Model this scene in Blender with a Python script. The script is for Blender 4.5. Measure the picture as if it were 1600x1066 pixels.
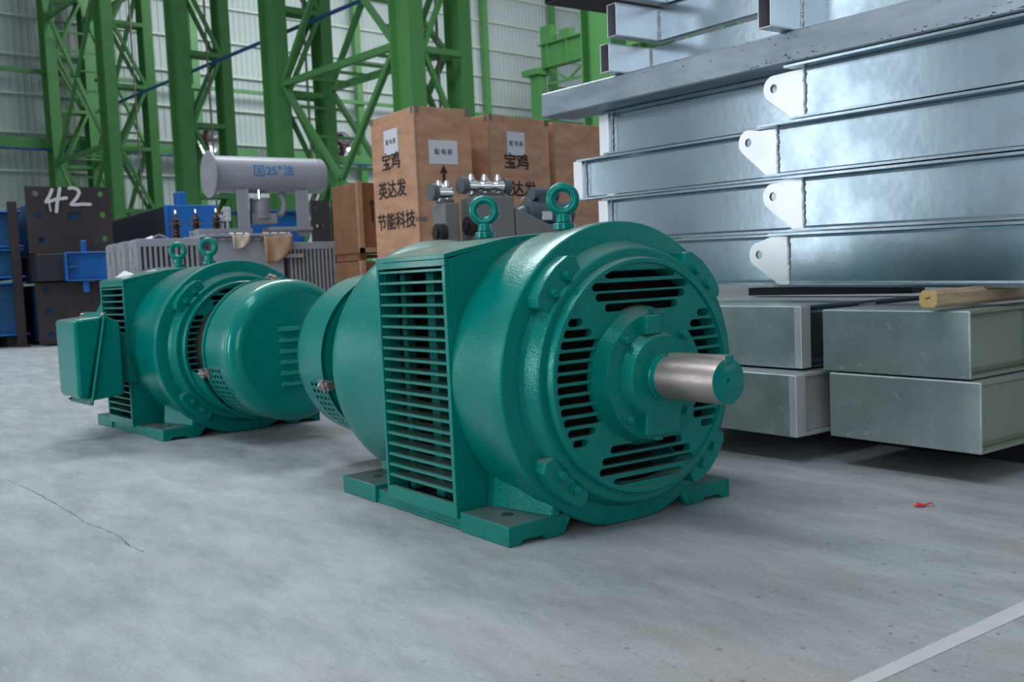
import bpy, bmesh, math, random
from mathutils import Vector, Matrix
import numpy as np
random.seed(4)
PI = math.pi
D = bpy.data
C = bpy.context.scene.collection
for o in list(D.objects): D.objects.remove(o)

# ------------------------------------------------------------------ camera
F_PX, YAW, PITCH, ROLL, H_CAM = 1559.45, -0.9585, 0.0656, -0.0463, 0.72
cy, sy, cp, sp = math.cos(YAW), math.sin(YAW), math.cos(PITCH), math.sin(PITCH)
FW = Vector((sy*cp, cy*cp, -sp)); RT = Vector((cy, -sy, 0)); UP = RT.cross(FW)
cr, sr = math.cos(ROLL), math.sin(ROLL)
RT, UP = cr*RT + sr*UP, -sr*RT + cr*UP
cam = D.objects.new('camera', D.cameras.new('camera')); C.objects.link(cam)
M = Matrix((RT, UP, -FW)).transposed().to_4x4(); M.translation = (0, 0, H_CAM)
cam.matrix_world = M
cam.data.sensor_width = 36; cam.data.lens = F_PX/1600*36
cam.data.clip_start = .05; cam.data.clip_end = 300
cam.data.dof.use_dof = True; cam.data.dof.focus_distance = 2.75; cam.data.dof.aperture_fstop = 6.3
bpy.context.scene.camera = cam

# ------------------------------------------------------------------ light
w = D.worlds.new('world'); bpy.context.scene.world = w; w.use_nodes = True
nt = w.node_tree; nt.nodes.clear()
tc = nt.nodes.new('ShaderNodeTexCoord'); sx = nt.nodes.new('ShaderNodeSeparateXYZ')
rp = nt.nodes.new('ShaderNodeValToRGB'); bg = nt.nodes.new('ShaderNodeBackground'); ow = nt.nodes.new('ShaderNodeOutputWorld')
nt.links.new(tc.outputs['Generated'], sx.inputs[0]); nt.links.new(sx.outputs['Z'], rp.inputs[0])
nt.links.new(rp.outputs[0], bg.inputs[0]); nt.links.new(bg.outputs[0], ow.inputs[0])
e = rp.color_ramp.elements
e[0].position = 0.0; e[0].color = (.13, .16, .18, 1)
e[1].position = 1.0; e[1].color = (.92, 1.0, 1.07, 1)
for p, c in ((.18, (.16, .20, .23, 1)), (.45, (.5, .56, .61, 1))):
    q = e.new(p); q.color = c
bg.inputs[1].default_value = .62
def area(name, loc, target, sx_, sy_, power, col=(1, 1, 1)):
    l = D.lights.new(name, 'AREA'); l.shape = 'RECTANGLE'; l.size = sx_; l.size_y = sy_; l.energy = power; l.color = col
    o = D.objects.new(name, l); C.objects.link(o); o.location = loc
    o.rotation_euler = (Vector(target)-Vector(loc)).to_track_quat('-Z', 'Y').to_euler()
    return o
# roof skylight bands and the open side door of the hall
area('roof_skylight_light', (-15, 5, 12), (-11, 3.5, 0), 8, 2.0, 1150, (.94, .98, 1.0))
area('roof_skylight_light', (-3, -3, 12), (-3, 0, 0), 12, 2.4, 600, (.93, .97, 1.0))
area('side_door_light', (-20.5, -9, 3.1), (-20.5, 3, 3.1), 1.8, 5, 190, (.93, .97, 1.0))
area('side_door_light', (-11.7, -9, 3.1), (-11.7, 3, 3.1), 2.5, 6, 210, (.93, .97, 1.0))
area('side_door_light', (-5.4, -10, 2.6), (-5.4, 2.5, 2.6), 1.5, 4.2, 380, (.93, .97, 1.0))
area('end_fill_light', (9.5, 14.5, 4.2), (-3, 3, 1.4), 4.4, 6, 110, (.95, .98, 1.0))  # unseen fill light, added to brighten the sides of the stub tubes
area('front_door_light', (7.2, -6.5, 3.4), (-2.5, 2.5, 1.0), 5.0, 5.2, 330, (.95, .98, 1.0))
area('roof_skylight_light', (-34, 25, 15.5), (-43, 27, 5), 24, 5, 2200, (.95, .99, 1.0))
vs = bpy.context.scene.view_settings
vs.view_transform = 'Standard'; vs.look = 'None'; vs.exposure = 0.0; vs.gamma = 1.0; vs.use_curve_mapping = False

# ------------------------------------------------------------------ placing helpers
def ray(px, py):
    return ((px-800)/F_PX)*RT - ((py-533)/F_PX)*UP + FW
def at(axis, v, px, py):
    d = ray(px, py); o = Vector((0, 0, H_CAM)); return o + d*((v-o[axis])/d[axis])

# ------------------------------------------------------------------ materials
def srgb(r, g, b):
    f = lambda c: (c/255/12.92) if c/255 <= .04045 else ((c/255+.055)/1.055)**2.4
    return (f(r), f(g), f(b), 1)
def mat(name, col, rough=.5, metal=0., coat=0., bump=0., bscale=80., var=0., vscale=6., col2=None, spec=.5, dust=0., dustcol=None, scratch=0., emit=None, tint=None, aniso=(1, 1, 1), patch=.5, rvar=0.):
    m = D.materials.new(name); m.use_nodes = True; t = m.node_tree; b = t.nodes['Principled BSDF']
    N = t.nodes.new; L = t.links.new
    b.inputs['Roughness'].default_value = rough; b.inputs['Metallic'].default_value = metal
    b.inputs['Coat Weight'].default_value = coat; b.inputs['Coat Roughness'].default_value = .09
    b.inputs['Specular IOR Level'].default_value = spec
    if tint: b.inputs['Specular Tint'].default_value = tint
    tcn = N('ShaderNodeTexCoord'); mp = N('ShaderNodeMapping'); mp.inputs['Scale'].default_value = aniso
    L(tcn.outputs['Object'], mp.inputs[0])
    cur = None
    if var > 0 or col2:
        n = N('ShaderNodeTexNoise'); n.inputs['Scale'].default_value = vscale; n.inputs['Detail'].default_value = 6; n.inputs['Roughness'].default_value = .62
        L(mp.outputs[0], n.inputs[0])
        r = N('ShaderNodeValToRGB'); L(n.outputs[0], r.inputs[0])
        c2 = col2 or tuple(c*(1-var) for c in col[:3])+(1,)
        r.color_ramp.elements[0].color = c2; r.color_ramp.elements[1].color = col
        r.color_ramp.elements[0].position = patch-.14; r.color_ramp.elements[1].position = patch+.14
        cur = r.outputs[0]
        if rvar:
            mr = N('ShaderNodeMapRange'); L(n.outputs[0], mr.inputs[0]); mr.inputs[1].default_value = .3; mr.inputs[2].default_value = .7
            mr.inputs[3].default_value = rough+rvar; mr.inputs[4].default_value = rough-rvar*.5; L(mr.outputs[0], b.inputs['Roughness'])
    else:
        rg = N('ShaderNodeRGB'); rg.outputs[0].default_value = col; cur = rg.outputs[0]
    if scratch > 0:
        n2 = N('ShaderNodeTexNoise'); n2.inputs['Scale'].default_value = 22; n2.inputs['Detail'].default_value = 8; n2.inputs['Roughness'].default_value = .75
        L(mp.outputs[0], n2.inputs[0]); r2 = N('ShaderNodeValToRGB'); L(n2.outputs[0], r2.inputs[0])
        r2.color_ramp.elements[0].position = .58; r2.color_ramp.elements[0].color = (0, 0, 0, 1); r2.color_ramp.elements[1].position = .68; r2.color_ramp.elements[1].color = (scratch,)*3+(1,)
        mx = N('ShaderNodeMix'); mx.data_type = 'RGBA'; L(r2.outputs[0], mx.inputs[0]); L(cur, mx.inputs[6]); mx.inputs[7].default_value = (.75, .77, .8, 1); cur = mx.outputs[2]
    if dust > 0:
        g = N('ShaderNodeNewGeometry'); s = N('ShaderNodeSeparateXYZ'); L(g.outputs['Normal'], s.inputs[0])
        mr = N('ShaderNodeMapRange'); L(s.outputs['Z'], mr.inputs[0]); mr.inputs[1].default_value = .72; mr.inputs[2].default_value = .97; mr.inputs[4].default_value = dust
        n3 = N('ShaderNodeTexNoise'); n3.inputs['Scale'].default_value = 14; n3.inputs['Detail'].default_value = 5; L(mp.outputs[0], n3.inputs[0])
        mu = N('ShaderNodeMath'); mu.operation = 'MULTIPLY'; L(mr.outputs[0], mu.inputs[0])
        mr2 = N('ShaderNodeMapRange'); L(n3.outputs[0], mr2.inputs[0]); mr2.inputs[1].default_value = .35; mr2.inputs[2].default_value = .6; mr2.inputs[3].default_value = .6
        L(mr2.outputs[0], mu.inputs[1])
        mx = N('ShaderNodeMix'); mx.data_type = 'RGBA'; L(mu.outputs[0], mx.inputs[0]); L(cur, mx.inputs[6]); mx.inputs[7].default_value = dustcol or srgb(120, 130, 128); cur = mx.outputs[2]
    L(cur, b.inputs['Base Color'])
    if bump > 0:
        nb = N('ShaderNodeTexNoise'); nb.inputs['Scale'].default_value = bscale; nb.inputs['Detail'].default_value = 3; L(mp.outputs[0], nb.inputs[0])
        bp = N('ShaderNodeBump'); bp.inputs['Strength'].default_value = bump; bp.inputs['Distance'].default_value = .004
        L(nb.outputs[0], bp.inputs['Height']); L(bp.outputs[0], b.inputs['Normal'])
        if coat > 0: L(bp.outputs[0], b.inputs['Coat Normal'])
    if emit:
        b.inputs['Emission Color'].default_value = emit[0]; b.inputs['Emission Strength'].default_value = emit[1]
    return m

G_SMOOTH = mat('teal_enamel', (0.0, .185, .158, 1), .28, 0, .32, .03, 60, .12, 5, dust=.75, dustcol=srgb(118, 140, 132), spec=.5, tint=(.04, .72, .62, 1))
G_CAST = mat('teal_enamel_cast', (0.0, .185, .158, 1), .27, 0, .32, .3, 170, .12, 8, dust=.8, dustcol=srgb(112, 124, 122), spec=.5, tint=(.04, .72, .62, 1))
G_PLAIN = mat('teal_enamel_plain', (0.0, .178, .152, 1), .27, 0, .32, .06, 90, spec=.5, tint=(.04, .72, .62, 1))
G_FOOT = mat('teal_enamel_foot', (0.0, .168, .14, 1), .36, 0, .3, .3, 130, .15, 9, dust=1.0, dustcol=srgb(92, 88, 92), spec=.5, tint=(.04, .72, .62, 1))
G_MATT = mat('teal_primer_matt', (0.0, .15, .125, 1), .75, spec=.2)
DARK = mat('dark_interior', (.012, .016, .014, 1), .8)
CORE = mat('winding_red_brown', (.075, .035, .03, 1), .7, var=.5, vscale=12)
STEEL = mat('turned_steel', srgb(182, 172, 168), .34, .82, 0, .12, 140, .35, 5, aniso=(1, 1, 3), rvar=.1)
CHROME = mat('bright_chrome', (.7, .72, .74, 1), .15, 1)
ZINC = mat('galvanised_steel', srgb(156, 172, 184), .2, .95, 0, .05, 30, 0, 3.5, col2=srgb(134, 152, 164), rvar=.05, scratch=.08)
ZINC_FACE = mat('galvanised_steel_face', srgb(182, 196, 196), .38, .62, 0, .06, 40, 0, 4.5, col2=srgb(146, 164, 164), rvar=.1, scratch=.85)
ZINC_LUG = mat('galvanised_plate', srgb(228, 232, 238), .34, .9, 0, .06, 60, .08, 6)
ZINC_LIT = mat('galvanised_lit_edge', srgb(196, 202, 208), .45, .35, 0, .05, 40, .1, 5)  # lighter zinc copy, the lit look of these edges is in the colour
MILL = mat('mill_steel_tube', srgb(150, 162, 174), .45, .6, 0, .05, 50, 0, 9, col2=srgb(128, 140, 152), aniso=(.3, 1, 1))
OLIVE = mat('zinc_primer_web', srgb(146, 158, 142), .45, .5, 0, .05, 40, .1, 3)
RUST = mat('mill_scale_patches', srgb(52, 44, 46), .8)
RUSTIN = mat('tube_bore_dark', srgb(58, 50, 52), .8, .2)
WELD = mat('weld_bead', srgb(222, 226, 232), .4, .45, 0, .5, 260)
WOOD = mat('pale_timber', srgb(186, 166, 138), .8, 0, 0, .3, 40, 0, 9, col2=srgb(146, 126, 104), aniso=(6, .6, 6))
WOODEND = mat('sawn_timber_end', srgb(206, 176, 116), .8, 0, 0, .2, 60, .2, 20)
PLY = mat('plywood', srgb(190, 148, 120), .62, 0, 0, .05, 30, 0, 3.0, col2=srgb(168, 124, 98), aniso=(1, 1, 2.6))
PLY2 = mat('plywood_dark', srgb(132, 92, 62), .7, 0, 0, .05, 30, 0, 3.0, col2=srgb(112, 76, 50))
BATTEN = mat('batten_wood', srgb(172, 136, 108), .7, 0, 0, .05, 30, .2, 6)
INK = mat('black_stencil_ink', (.012, .011, .012, 1), .7)
PAPER = mat('white_paper_label', srgb(200, 204, 214), .7, bump=.3, bscale=12)
INKG = mat('grey_print', srgb(95, 95, 105), .8)
TIN = mat('tin_corner', srgb(130, 128, 120), .5, .7)
GREEN = mat('green_structural_paint', srgb(86, 148, 84), .45, 0, 0, 0, 1, .12, 1.2)
WALLM = mat('corrugated_sheet', srgb(188, 200, 200), .55, 0, 0, 0, 1, .08, .25)
PURLIN = mat('cream_purlin', srgb(204, 212, 198), .5)
BLUEP = mat('blue_conduit', srgb(42, 84, 140), .4)
BLUE = mat('blue_primer', srgb(0, 98, 178), .5, 0, 0, 0, 1, .25, 2.5)
BLUED = mat('blue_primer_matt', srgb(0, 74, 122), .6, 0, 0, 0, 1, .3, 2.5)
BROWN = mat('brown_steel_plate', srgb(58, 50, 54), .6, .2, 0, 0, 1, .4, 1.6)
BLK = mat('black_steel_and_shade', srgb(30, 32, 42), .6)  # black steel sides; the dark gap bars take it as shade
CHALK = mat('white_chalk_paint', srgb(190, 188, 194), .9)
TGREY = mat('light_grey_enamel', srgb(150, 155, 166), .42, 0, .1, 0, 1, .08, 2)
TRAD = mat('grey_radiator_enamel', srgb(142, 146, 152), .5, 0, 0, 0, 1, .18, 5)
BRSH = mat('dark_glazed_porcelain', srgb(58, 38, 38), .25)
KRAFT = mat('brown_wrapping_paper', srgb(172, 142, 116), .8, bump=.5, bscale=9)
DKGREY = mat('dark_grey_paint', srgb(86, 92, 97), .5, 0, 0, 0, 1, .1, 3)
MDGREY = mat('mid_grey_paint', srgb(112, 115, 116), .5, 0, 0, 0, 1, .1, 3)
PUMPG = mat('blue_grey_enamel', srgb(66, 82, 92), .4)
BLACK = mat('black_rubber', srgb(20, 20, 22), .6)
TXTBLUE = mat('blue_stencil_paint', srgb(30, 120, 185), .6)
RED = mat('red_plastic', srgb(205, 48, 52), .45)
MAROON = mat('maroon_blade', srgb(96, 40, 48), .4)
LINE = mat('off_white_line_paint', srgb(184, 188, 188), .6, 0, 0, 0, 1, .12, 14)
CRACK = mat('crack_shadow_grit', srgb(84, 88, 90), .9)

def floor_mat():
    m = D.materials.new('concrete_floor'); m.use_nodes = True; t = m.node_tree; b = t.nodes['Principled BSDF']; N = t.nodes.new; L = t.links.new
    g = N('ShaderNodeTexCoord'); mp = N('ShaderNodeMapping'); mp.inputs['Rotation'].default_value = (0, 0, .6); mp.inputs['Scale'].default_value = (.55, 1.5, 1); L(g.outputs['Object'], mp.inputs[0])
    def noise(s, d, r, v=mp.outputs[0]):
        n = N('ShaderNodeTexNoise'); n.inputs['Scale'].default_value = s; n.inputs['Detail'].default_value = d; n.inputs['Roughness'].default_value = r; L(v, n.inputs[0]); return n
    def ramp(n, p0, c0, p1, c1):
        r = N('ShaderNodeValToRGB'); L(n, r.inputs[0]); a = r.color_ramp.elements; a[0].position = p0; a[0].color = c0; a[1].position = p1; a[1].color = c1; return r.outputs[0]
    def mix(f, a, bb, mode='MIX'):
        x = N('ShaderNodeMix'); x.data_type = 'RGBA'; x.blend_type = mode
        if isinstance(f, float): x.inputs[0].default_value = f
        else: L(f, x.inputs[0])
        for i, v in ((6, a), (7, bb)):
            if isinstance(v, tuple): x.inputs[i].default_value = v
            else: L(v, x.inputs[i])
        return x.outputs[2]
    base = ramp(noise(.9, 7, .6).outputs[0], .3, srgb(134, 141, 146), .72, srgb(168, 175, 180))
    mid = ramp(noise(5, 9, .7).outputs[0], .36, srgb(108, 114, 117), .66, srgb(188, 193, 198))
    c = mix(.38, base, mid)
    # warm worn area with exposed aggregate on the right of the photo
    gr = N('ShaderNodeVectorMath'); gr.operation = 'DISTANCE'; L(g.outputs['Object'], gr.inputs[0]); gr.inputs[1].default_value = (-.75, 1.75, 0)
    wr = N('ShaderNodeMapRange'); L(gr.outputs['Value'], wr.inputs[0]); wr.inputs[1].default_value = .7; wr.inputs[2].default_value = 1.6; wr.inputs[3].default_value = 1; wr.inputs[4].default_value = .0
    wn = N('ShaderNodeMath'); wn.operation = 'MULTIPLY'; L(wr.outputs[0], wn.inputs[0]); L(ramp(noise(2.6, 5, .6).outputs[0], .4, (0, 0, 0, 1), .6, (1, 1, 1, 1)), wn.inputs[1])
    c = mix(wn.outputs[0], c, mix(.5, c, srgb(146, 140, 134)))
    v = N('ShaderNodeTexVoronoi'); v.inputs['Scale'].default_value = 34; L(g.outputs['Object'], v.inputs[0])
    sp_ = ramp(v.outputs['Distance'], .12, (1, 1, 1, 1), .26, (0, 0, 0, 1))
    sel = ramp(noise(28, 2, .5, g.outputs['Object']).outputs[0], .54, (0, 0, 0, 1), .6, (1, 1, 1, 1))
    mm = N('ShaderNodeMath'); mm.operation = 'MULTIPLY'; L(sp_, mm.inputs[0]); L(sel, mm.inputs[1])
    m2 = N('ShaderNodeMath'); m2.operation = 'MULTIPLY'; L(mm.outputs[0], m2.inputs[0])
    w2 = N('ShaderNodeMapRange'); L(wr.outputs[0], w2.inputs[0]); w2.inputs[3].default_value = .05; w2.inputs[4].default_value = .75; L(w2.outputs[0], m2.inputs[1])
    c = mix(m2.outputs[0], c, srgb(92, 100, 108))
    fine = ramp(noise(120, 3, .6, g.outputs['Object']).outputs[0], .3, (.86, .86, .86, 1), .7, (1.05, 1.05, 1.05, 1))
    c = mix(1.0, c, fine, 'MULTIPLY')
    # grey scuffs
    sc = ramp(noise(9, 10, .8).outputs[0], .60, (0, 0, 0, 1), .70, (.55, .55, .55, 1)); c = mix(sc, c, srgb(106, 112, 114))
    L(c, b.inputs['Base Color']); b.inputs['Specular IOR Level'].default_value = .4
    rr = N('ShaderNodeMapRange'); L(noise(4, 6, .6).outputs[0], rr.inputs[0]); rr.inputs[3].default_value = .36; rr.inputs[4].default_value = .66; L(rr.outputs[0], b.inputs['Roughness'])
    bp = N('ShaderNodeBump'); bp.inputs['Strength'].default_value = .12; bp.inputs['Distance'].default_value = .002; L(noise(90, 4, .6, g.outputs['Object']).outputs[0], bp.inputs['Height']); L(bp.outputs[0], b.inputs['Normal'])
    return m
FLOORM = floor_mat()

# ------------------------------------------------------------------ mesh helpers
def link(name, me, m=None, parent=None, bevel=0, sharp=35, smooth=True):
    if smooth:
        for p in me.polygons: p.use_smooth = True
        try: me.set_sharp_from_angle(angle=math.radians(sharp))
        except Exception: pass
    o = D.objects.new(name, me); C.objects.link(o)
    if m: me.materials.append(m)
    if parent: o.parent = parent
    if bevel:
        b = o.modifiers.new('bevel', 'BEVEL'); b.width = bevel; b.segments = 2; b.limit_method = 'ANGLE'; b.angle_limit = math.radians(40)
        wn = o.modifiers.new('wn', 'WEIGHTED_NORMAL'); wn.keep_sharp = True
    return o
class MB:
    def __init__(s): s.bm = bmesh.new()
    def poly(s, pts): return s.bm.faces.new([s.bm.verts.new(p) for p in pts])
    def hexa(s, P):
        v = [s.bm.verts.new(p) for p in P]
        for f in ((0, 3, 2, 1), (4, 5, 6, 7), (0, 1, 5, 4), (1, 2, 6, 5), (2, 3, 7, 6), (3, 0, 4, 7)): s.bm.faces.new([v[i] for i in f])
        return s
    def box(s, x0, x1, y0, y1, z0, z1):
        return s.hexa([(x0, y0, z0), (x1, y0, z0), (x1, y1, z0), (x0, y1, z0), (x0, y0, z1), (x1, y0, z1), (x1, y1, z1), (x0, y1, z1)])
    def prism(s, poly, a0, a1, ax=0):
        """poly in the two other axes (order y,z / x,z / x,y) extruded a0..a1 along ax"""
        def P(a, q): return {0: (a, q[0], q[1]), 1: (q[0], a, q[1]), 2: (q[0], q[1], a)}[ax]
        A = [s.bm.verts.new(P(a0, q)) for q in poly]; B = [s.bm.verts.new(P(a1, q)) for q in poly]; n = len(poly)
        s.bm.faces.new(A); s.bm.faces.new(B[::-1])
        for i in range(n): s.bm.faces.new([A[i], B[i], B[(i+1) % n], A[(i+1) % n]])
        return s
    def lathe(s, prof, seg=96, cy=0, cz=0, zmin=None, ax=0, a0=0, a1=2*PI, caps=True):
        """prof: list of (u, r) revolved about an axis parallel to ax through the given centre"""
        full = abs(a1-a0-2*PI) < 1e-6; n = seg if full else seg+1
        rings = []
        for u, r in prof:
            if r < 1e-6:
                rings.append([s.bm.verts.new((u, cy, cz) if ax == 0 else (cy, u, cz) if ax == 1 else (cy, cz, u))]); continue
            R = []
            for k in range(n):
                a = a0+(a1-a0)*k/seg; p, q = cy+r*math.cos(a), cz+r*math.sin(a)
                if zmin is not None: q = max(q, zmin)
                R.append(s.bm.verts.new((u, p, q) if ax == 0 else (p, u, q) if ax == 1 else (p, q, u)))
            rings.append(R)
        for A, B in zip(rings, rings[1:]):
            m = n if full else n-1
            for k in range(m):
                j = (k+1) % n
                if len(A) == 1 and len(B) == 1: continue
                if len(A) == 1: f = [A[0], B[j], B[k]]
                elif len(B) == 1: f = [A[k], A[j], B[0]]
                else: f = [A[k], A[j], B[j], B[k]]
                s.bm.faces.new(f)
        return s
    def cyl(s, p0, p1, r, seg=16, r2=None):
        p0, p1 = Vector(p0), Vector(p1); d = (p1-p0).normalized(); a = d.orthogonal().normalized(); b = d.cross(a); r2 = r if r2 is None else r2
        A = [s.bm.verts.new(p0+r*(math.cos(2*PI*k/seg)*a+math.sin(2*PI*k/seg)*b)) for k in range(seg)]
        B = [s.bm.verts.new(p1+r2*(math.cos(2*PI*k/seg)*a+math.sin(2*PI*k/seg)*b)) for k in range(seg)]
        s.bm.faces.new(A[::-1]); s.bm.faces.new(B)
        for k in range(seg): s.bm.faces.new([A[k], A[(k+1) % seg], B[(k+1) % seg], B[k]])
        return s
    def bar(s, p0, p1, w_, h_, up=(0, 0, 1)):
        p0, p1 = Vector(p0), Vector(p1); d = (p1-p0).normalized(); u = Vector(up)
        if abs(d.dot(u)) > .97: u = Vector((1, 0, 0))
        a = d.cross(u).normalized()*w_/2; b = a.cross(d).normalized()*h_/2
        return s.hexa([p0-a-b, p0+a-b, p0+a+b, p0-a+b, p1-a-b, p1+a-b, p1+a+b, p1-a+b])
    def torus(s, c, R, r, ax, seg=40, sec=14, sq=1.0):
        ax = Vector(ax).normalized(); a = ax.orthogonal().normalized(); b = ax.cross(a); rings = []
        for i in range(seg):
            t = 2*PI*i/seg; d = math.cos(t)*a+math.sin(t)*b
            rings.append([s.bm.verts.new(Vector(c)+d*(R+r*math.cos(2*PI*j/sec))+ax*(r*sq*math.sin(2*PI*j/sec))) for j in range(sec)])
        for i in range(seg):
            A, B = rings[i], rings[(i+1) % seg]
            for j in range(sec): s.bm.faces.new([A[j], A[(j+1) % sec], B[(j+1) % sec], B[j]])
        return s
    def build(s, name, m=None, parent=None, bevel=0, sharp=35, smooth=True):
        bmesh.ops.recalc_face_normals(s.bm, faces=s.bm.faces)
        me = D.meshes.new(name); s.bm.to_mesh(me); s.bm.free()
        return link(name, me, m, parent, bevel, sharp, smooth)
def curve_mesh(name, loops, depth, Mx, bev=0):
    """filled 2D shape with holes, thickness depth, front face at local z=0 and going to -depth; Mx maps local to wanted frame"""
    cu = D.curves.new(name, 'CURVE'); cu.dimensions = '2D'; cu.fill_mode = 'BOTH'; cu.extrude = depth/2; cu.bevel_depth = bev; cu.bevel_resolution = 1
    if bev: cu.offset = -bev; cu.extrude = max(depth/2-bev, 1e-4)
    for lp in loops:
        sp_ = cu.splines.new('POLY'); sp_.points.add(len(lp)-1); sp_.use_cyclic_u = True
        for q, p in zip(sp_.points, lp): q.co = (p[0], p[1], 0, 1)
    o = D.objects.new('tmp', cu); C.objects.link(o)
    dg = bpy.context.evaluated_depsgraph_get(); me = D.meshes.new_from_object(o.evaluated_get(dg)); D.objects.remove(o); D.curves.remove(cu)
    me.name = name; me.transform(Matrix.Translation((0, 0, -depth/2))); me.transform(Mx); me.materials.clear()
    return me
def frame(o, xd, yd):
    """matrix whose local x,y map to xd,yd, local z to xd x yd (towards the viewer)"""
    xd, yd = Vector(xd).normalized(), Vector(yd).normalized(); zd = xd.cross(yd)
    m = Matrix((xd, yd, zd)).transposed().to_4x4(); m.translation = Vector(o); return m
def text(name, body, size, m, parent, Mx, sx_=1., depth=.002, bold=0.):
    cu = D.curves.new(name, 'FONT'); cu.body = body; cu.size = size; cu.align_x = 'CENTER'; cu.align_y = 'CENTER'; cu.extrude = depth/2; cu.resolution_u = 3
    o = D.objects.new('tmp', cu); C.objects.link(o); dg = bpy.context.evaluated_depsgraph_get()
    me = D.meshes.new_from_object(o.evaluated_get(dg)); D.objects.remove(o); D.curves.remove(cu)
    me.transform(Matrix.Diagonal((sx_, 1, 1, 1)))
    if bold:                       # thicker strokes: a few copies a hair apart inside the same lettering mesh
        bm = bmesh.new()
        for i, (dx, dy) in enumerate(((-1, -.7), (1, -.7), (1, .7), (-1, .7), (0, 0))):
            c = me.copy(); c.transform(Matrix.Translation((dx*bold, dy*bold, .00012*i))); bm.from_mesh(c); D.meshes.remove(c)
        bm.to_mesh(me); bm.free()
    me.transform(Mx); me.materials.clear()
    return link(name, me, m, parent, smooth=False)
def arc(cx, cz, r, a0, a1, n=16): return [(cx+r*math.cos(math.radians(a0+(a1-a0)*k/n)), cz+r*math.sin(math.radians(a0+(a1-a0)*k/n))) for k in range(n+1)]
def circ(cx, cz, r, n=24): return arc(cx, cz, r, 0, 360, n)[:-1]
def tag(o, label, cat, group=None, kind=None):
    if label: o['label'] = label
    if cat: o['category'] = cat
    if group: o['group'] = group
    if kind: o['kind'] = kind
    return o
def thing(name, label, cat, loc=(0, 0, 0), rz=0, group=None, ry=0):
    o = D.objects.new(name, None); C.objects.link(o); o.location = loc; o.rotation_euler = (0, ry, rz); o.empty_display_size = .1
    return tag(o, label, cat, group)
def struct(o, label=None):
    o['kind'] = 'structure'
    if label: o['label'] = label
    return o
def dup(root, loc, rz):
    r = root.copy(); C.objects.link(r); r.location = loc; r.rotation_euler = (0, 0, rz)
    def rec(a, b):
        for ch in list(a.children):
            c = ch.copy(); C.objects.link(c); c.parent = b; rec(ch, c)
    rec(root, r); return r

# ------------------------------------------------------------------ floor and hall
mb = MB(); mb.poly([(-75, -25, 0), (8, -25, 0), (8, 80, 0), (-75, 80, 0)])
struct(mb.build('floor', FLOORM, smooth=False), 'pale grey worn concrete floor of the hall')
p = [at(2, 0, 1310, 1075), at(2, 0, 1352, 1075), at(2, 0, 1640, 944), at(2, 0, 1640, 921)]
mb = MB(); mb.hexa([(q.x, q.y, .0003) for q in p]+[(q.x, q.y, .0012) for q in p])
tag(mb.build('floor_line', LINE, smooth=False), 'narrow off-white painted line crossing the floor in the lower right corner', 'floor marking')
mb = MB(); cpts = [(12, 752), (40, 762), (60, 772), (82, 785), (100, 795), (118, 806), (135, 818), (155, 825), (172, 832), (186, 838), (200, 852), (222, 862), (238, 864)]
rows = []
for (a, b) in zip(cpts, cpts[1:]):
    for k in range(4):
        q0 = at(2, 0, a[0]+(b[0]-a[0])*k/4+random.uniform(-1, 1), a[1]+(b[1]-a[1])*k/4+random.uniform(-1, 1)); h_ = random.choice((.0004, .0006, .0012, .0022))
        rows.append([mb.bm.verts.new((q0.x-h_*.6, q0.y-h_, .0005)), mb.bm.verts.new((q0.x+h_*.6, q0.y+h_, .0005))])
for A_, B_ in zip(rows, rows[1:]): mb.bm.faces.new([A_[0], A_[1], B_[1], B_[0]])
tag(mb.build('floor_crack', CRACK, smooth=False), 'thin broken hairline crack in the concrete at the left', 'crack')
# red scrap
q = at(2, 0, 1444, 792)
mb = MB(); u = RT.copy(); u.z = 0; u.normalize()
pp = [q+u*a+Vector((0, 0, z)) for a, z in ((-.026, .003), (-.014, .008), (-.006, .004), (.006, .006), (.018, .011), (.026, .007))]
for a, b in zip(pp, pp[1:]): mb.bar(a, b, random.uniform(.006, .014), .003)
mb.bar(pp[1]-u*.004, pp[1]+u*.004, .02, .006)
tag(mb.build('plastic_scrap', RED, sharp=20), 'small twisted red plastic scrap lying on the floor at the right', 'scrap')

# building frame: e1 runs away to the left, e2 along the end wall
E1 = Vector((math.cos(math.radians(187)), math.sin(math.radians(187)), 0)); E2 = Vector((math.cos(math.radians(97)), math.sin(math.radians(97)), 0))
def B(a, b, z=0): return E1*a+E2*b+Vector((0, 0, z))
def at_wall(a, px, py):
    d = ray(px, py); o = Vector((0, 0, H_CAM)); t = (a-o.dot(E1))/d.dot(E1); p = o+d*t; return p.dot(E2), p.z
def at_row(b, px, py):
    d = ray(px, py); o = Vector((0, 0, H_CAM)); t = (b-o.dot(E2))/d.dot(E2); p = o+d*t; return p.dot(E1), p.z
A_WALL = 43.6
MW = Matrix((-E1, E2, Vector((0, 0, 1)))).transposed().to_4x4()   # local x towards the viewer, y along wall
mb = MB(); y = -6.0; prev = None; pts = []
while y < 64:
    pts += [(0, y), (0, y+.17), (.035, y+.20), (.035, y+.25), (0, y+.28)]; y += .28
def wallslab(mb, pts, a, z0, z1):
    lo = [mb.bm.verts.new(B(a-p[0], p[1], z0)) for p in pts]; hi = [mb.bm.verts.new(B(a-p[0], p[1], z1)) for p in pts]
    for i in range(len(pts)-1): mb.bm.faces.new([lo[i], lo[i+1], hi[i+1], hi[i]])
wallslab(mb, pts, A_WALL, 0, 20)
wb = mb.build('wall_back', WALLM, sharp=20); struct(wb, 'far end wall of pale grey corrugated sheet')
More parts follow.
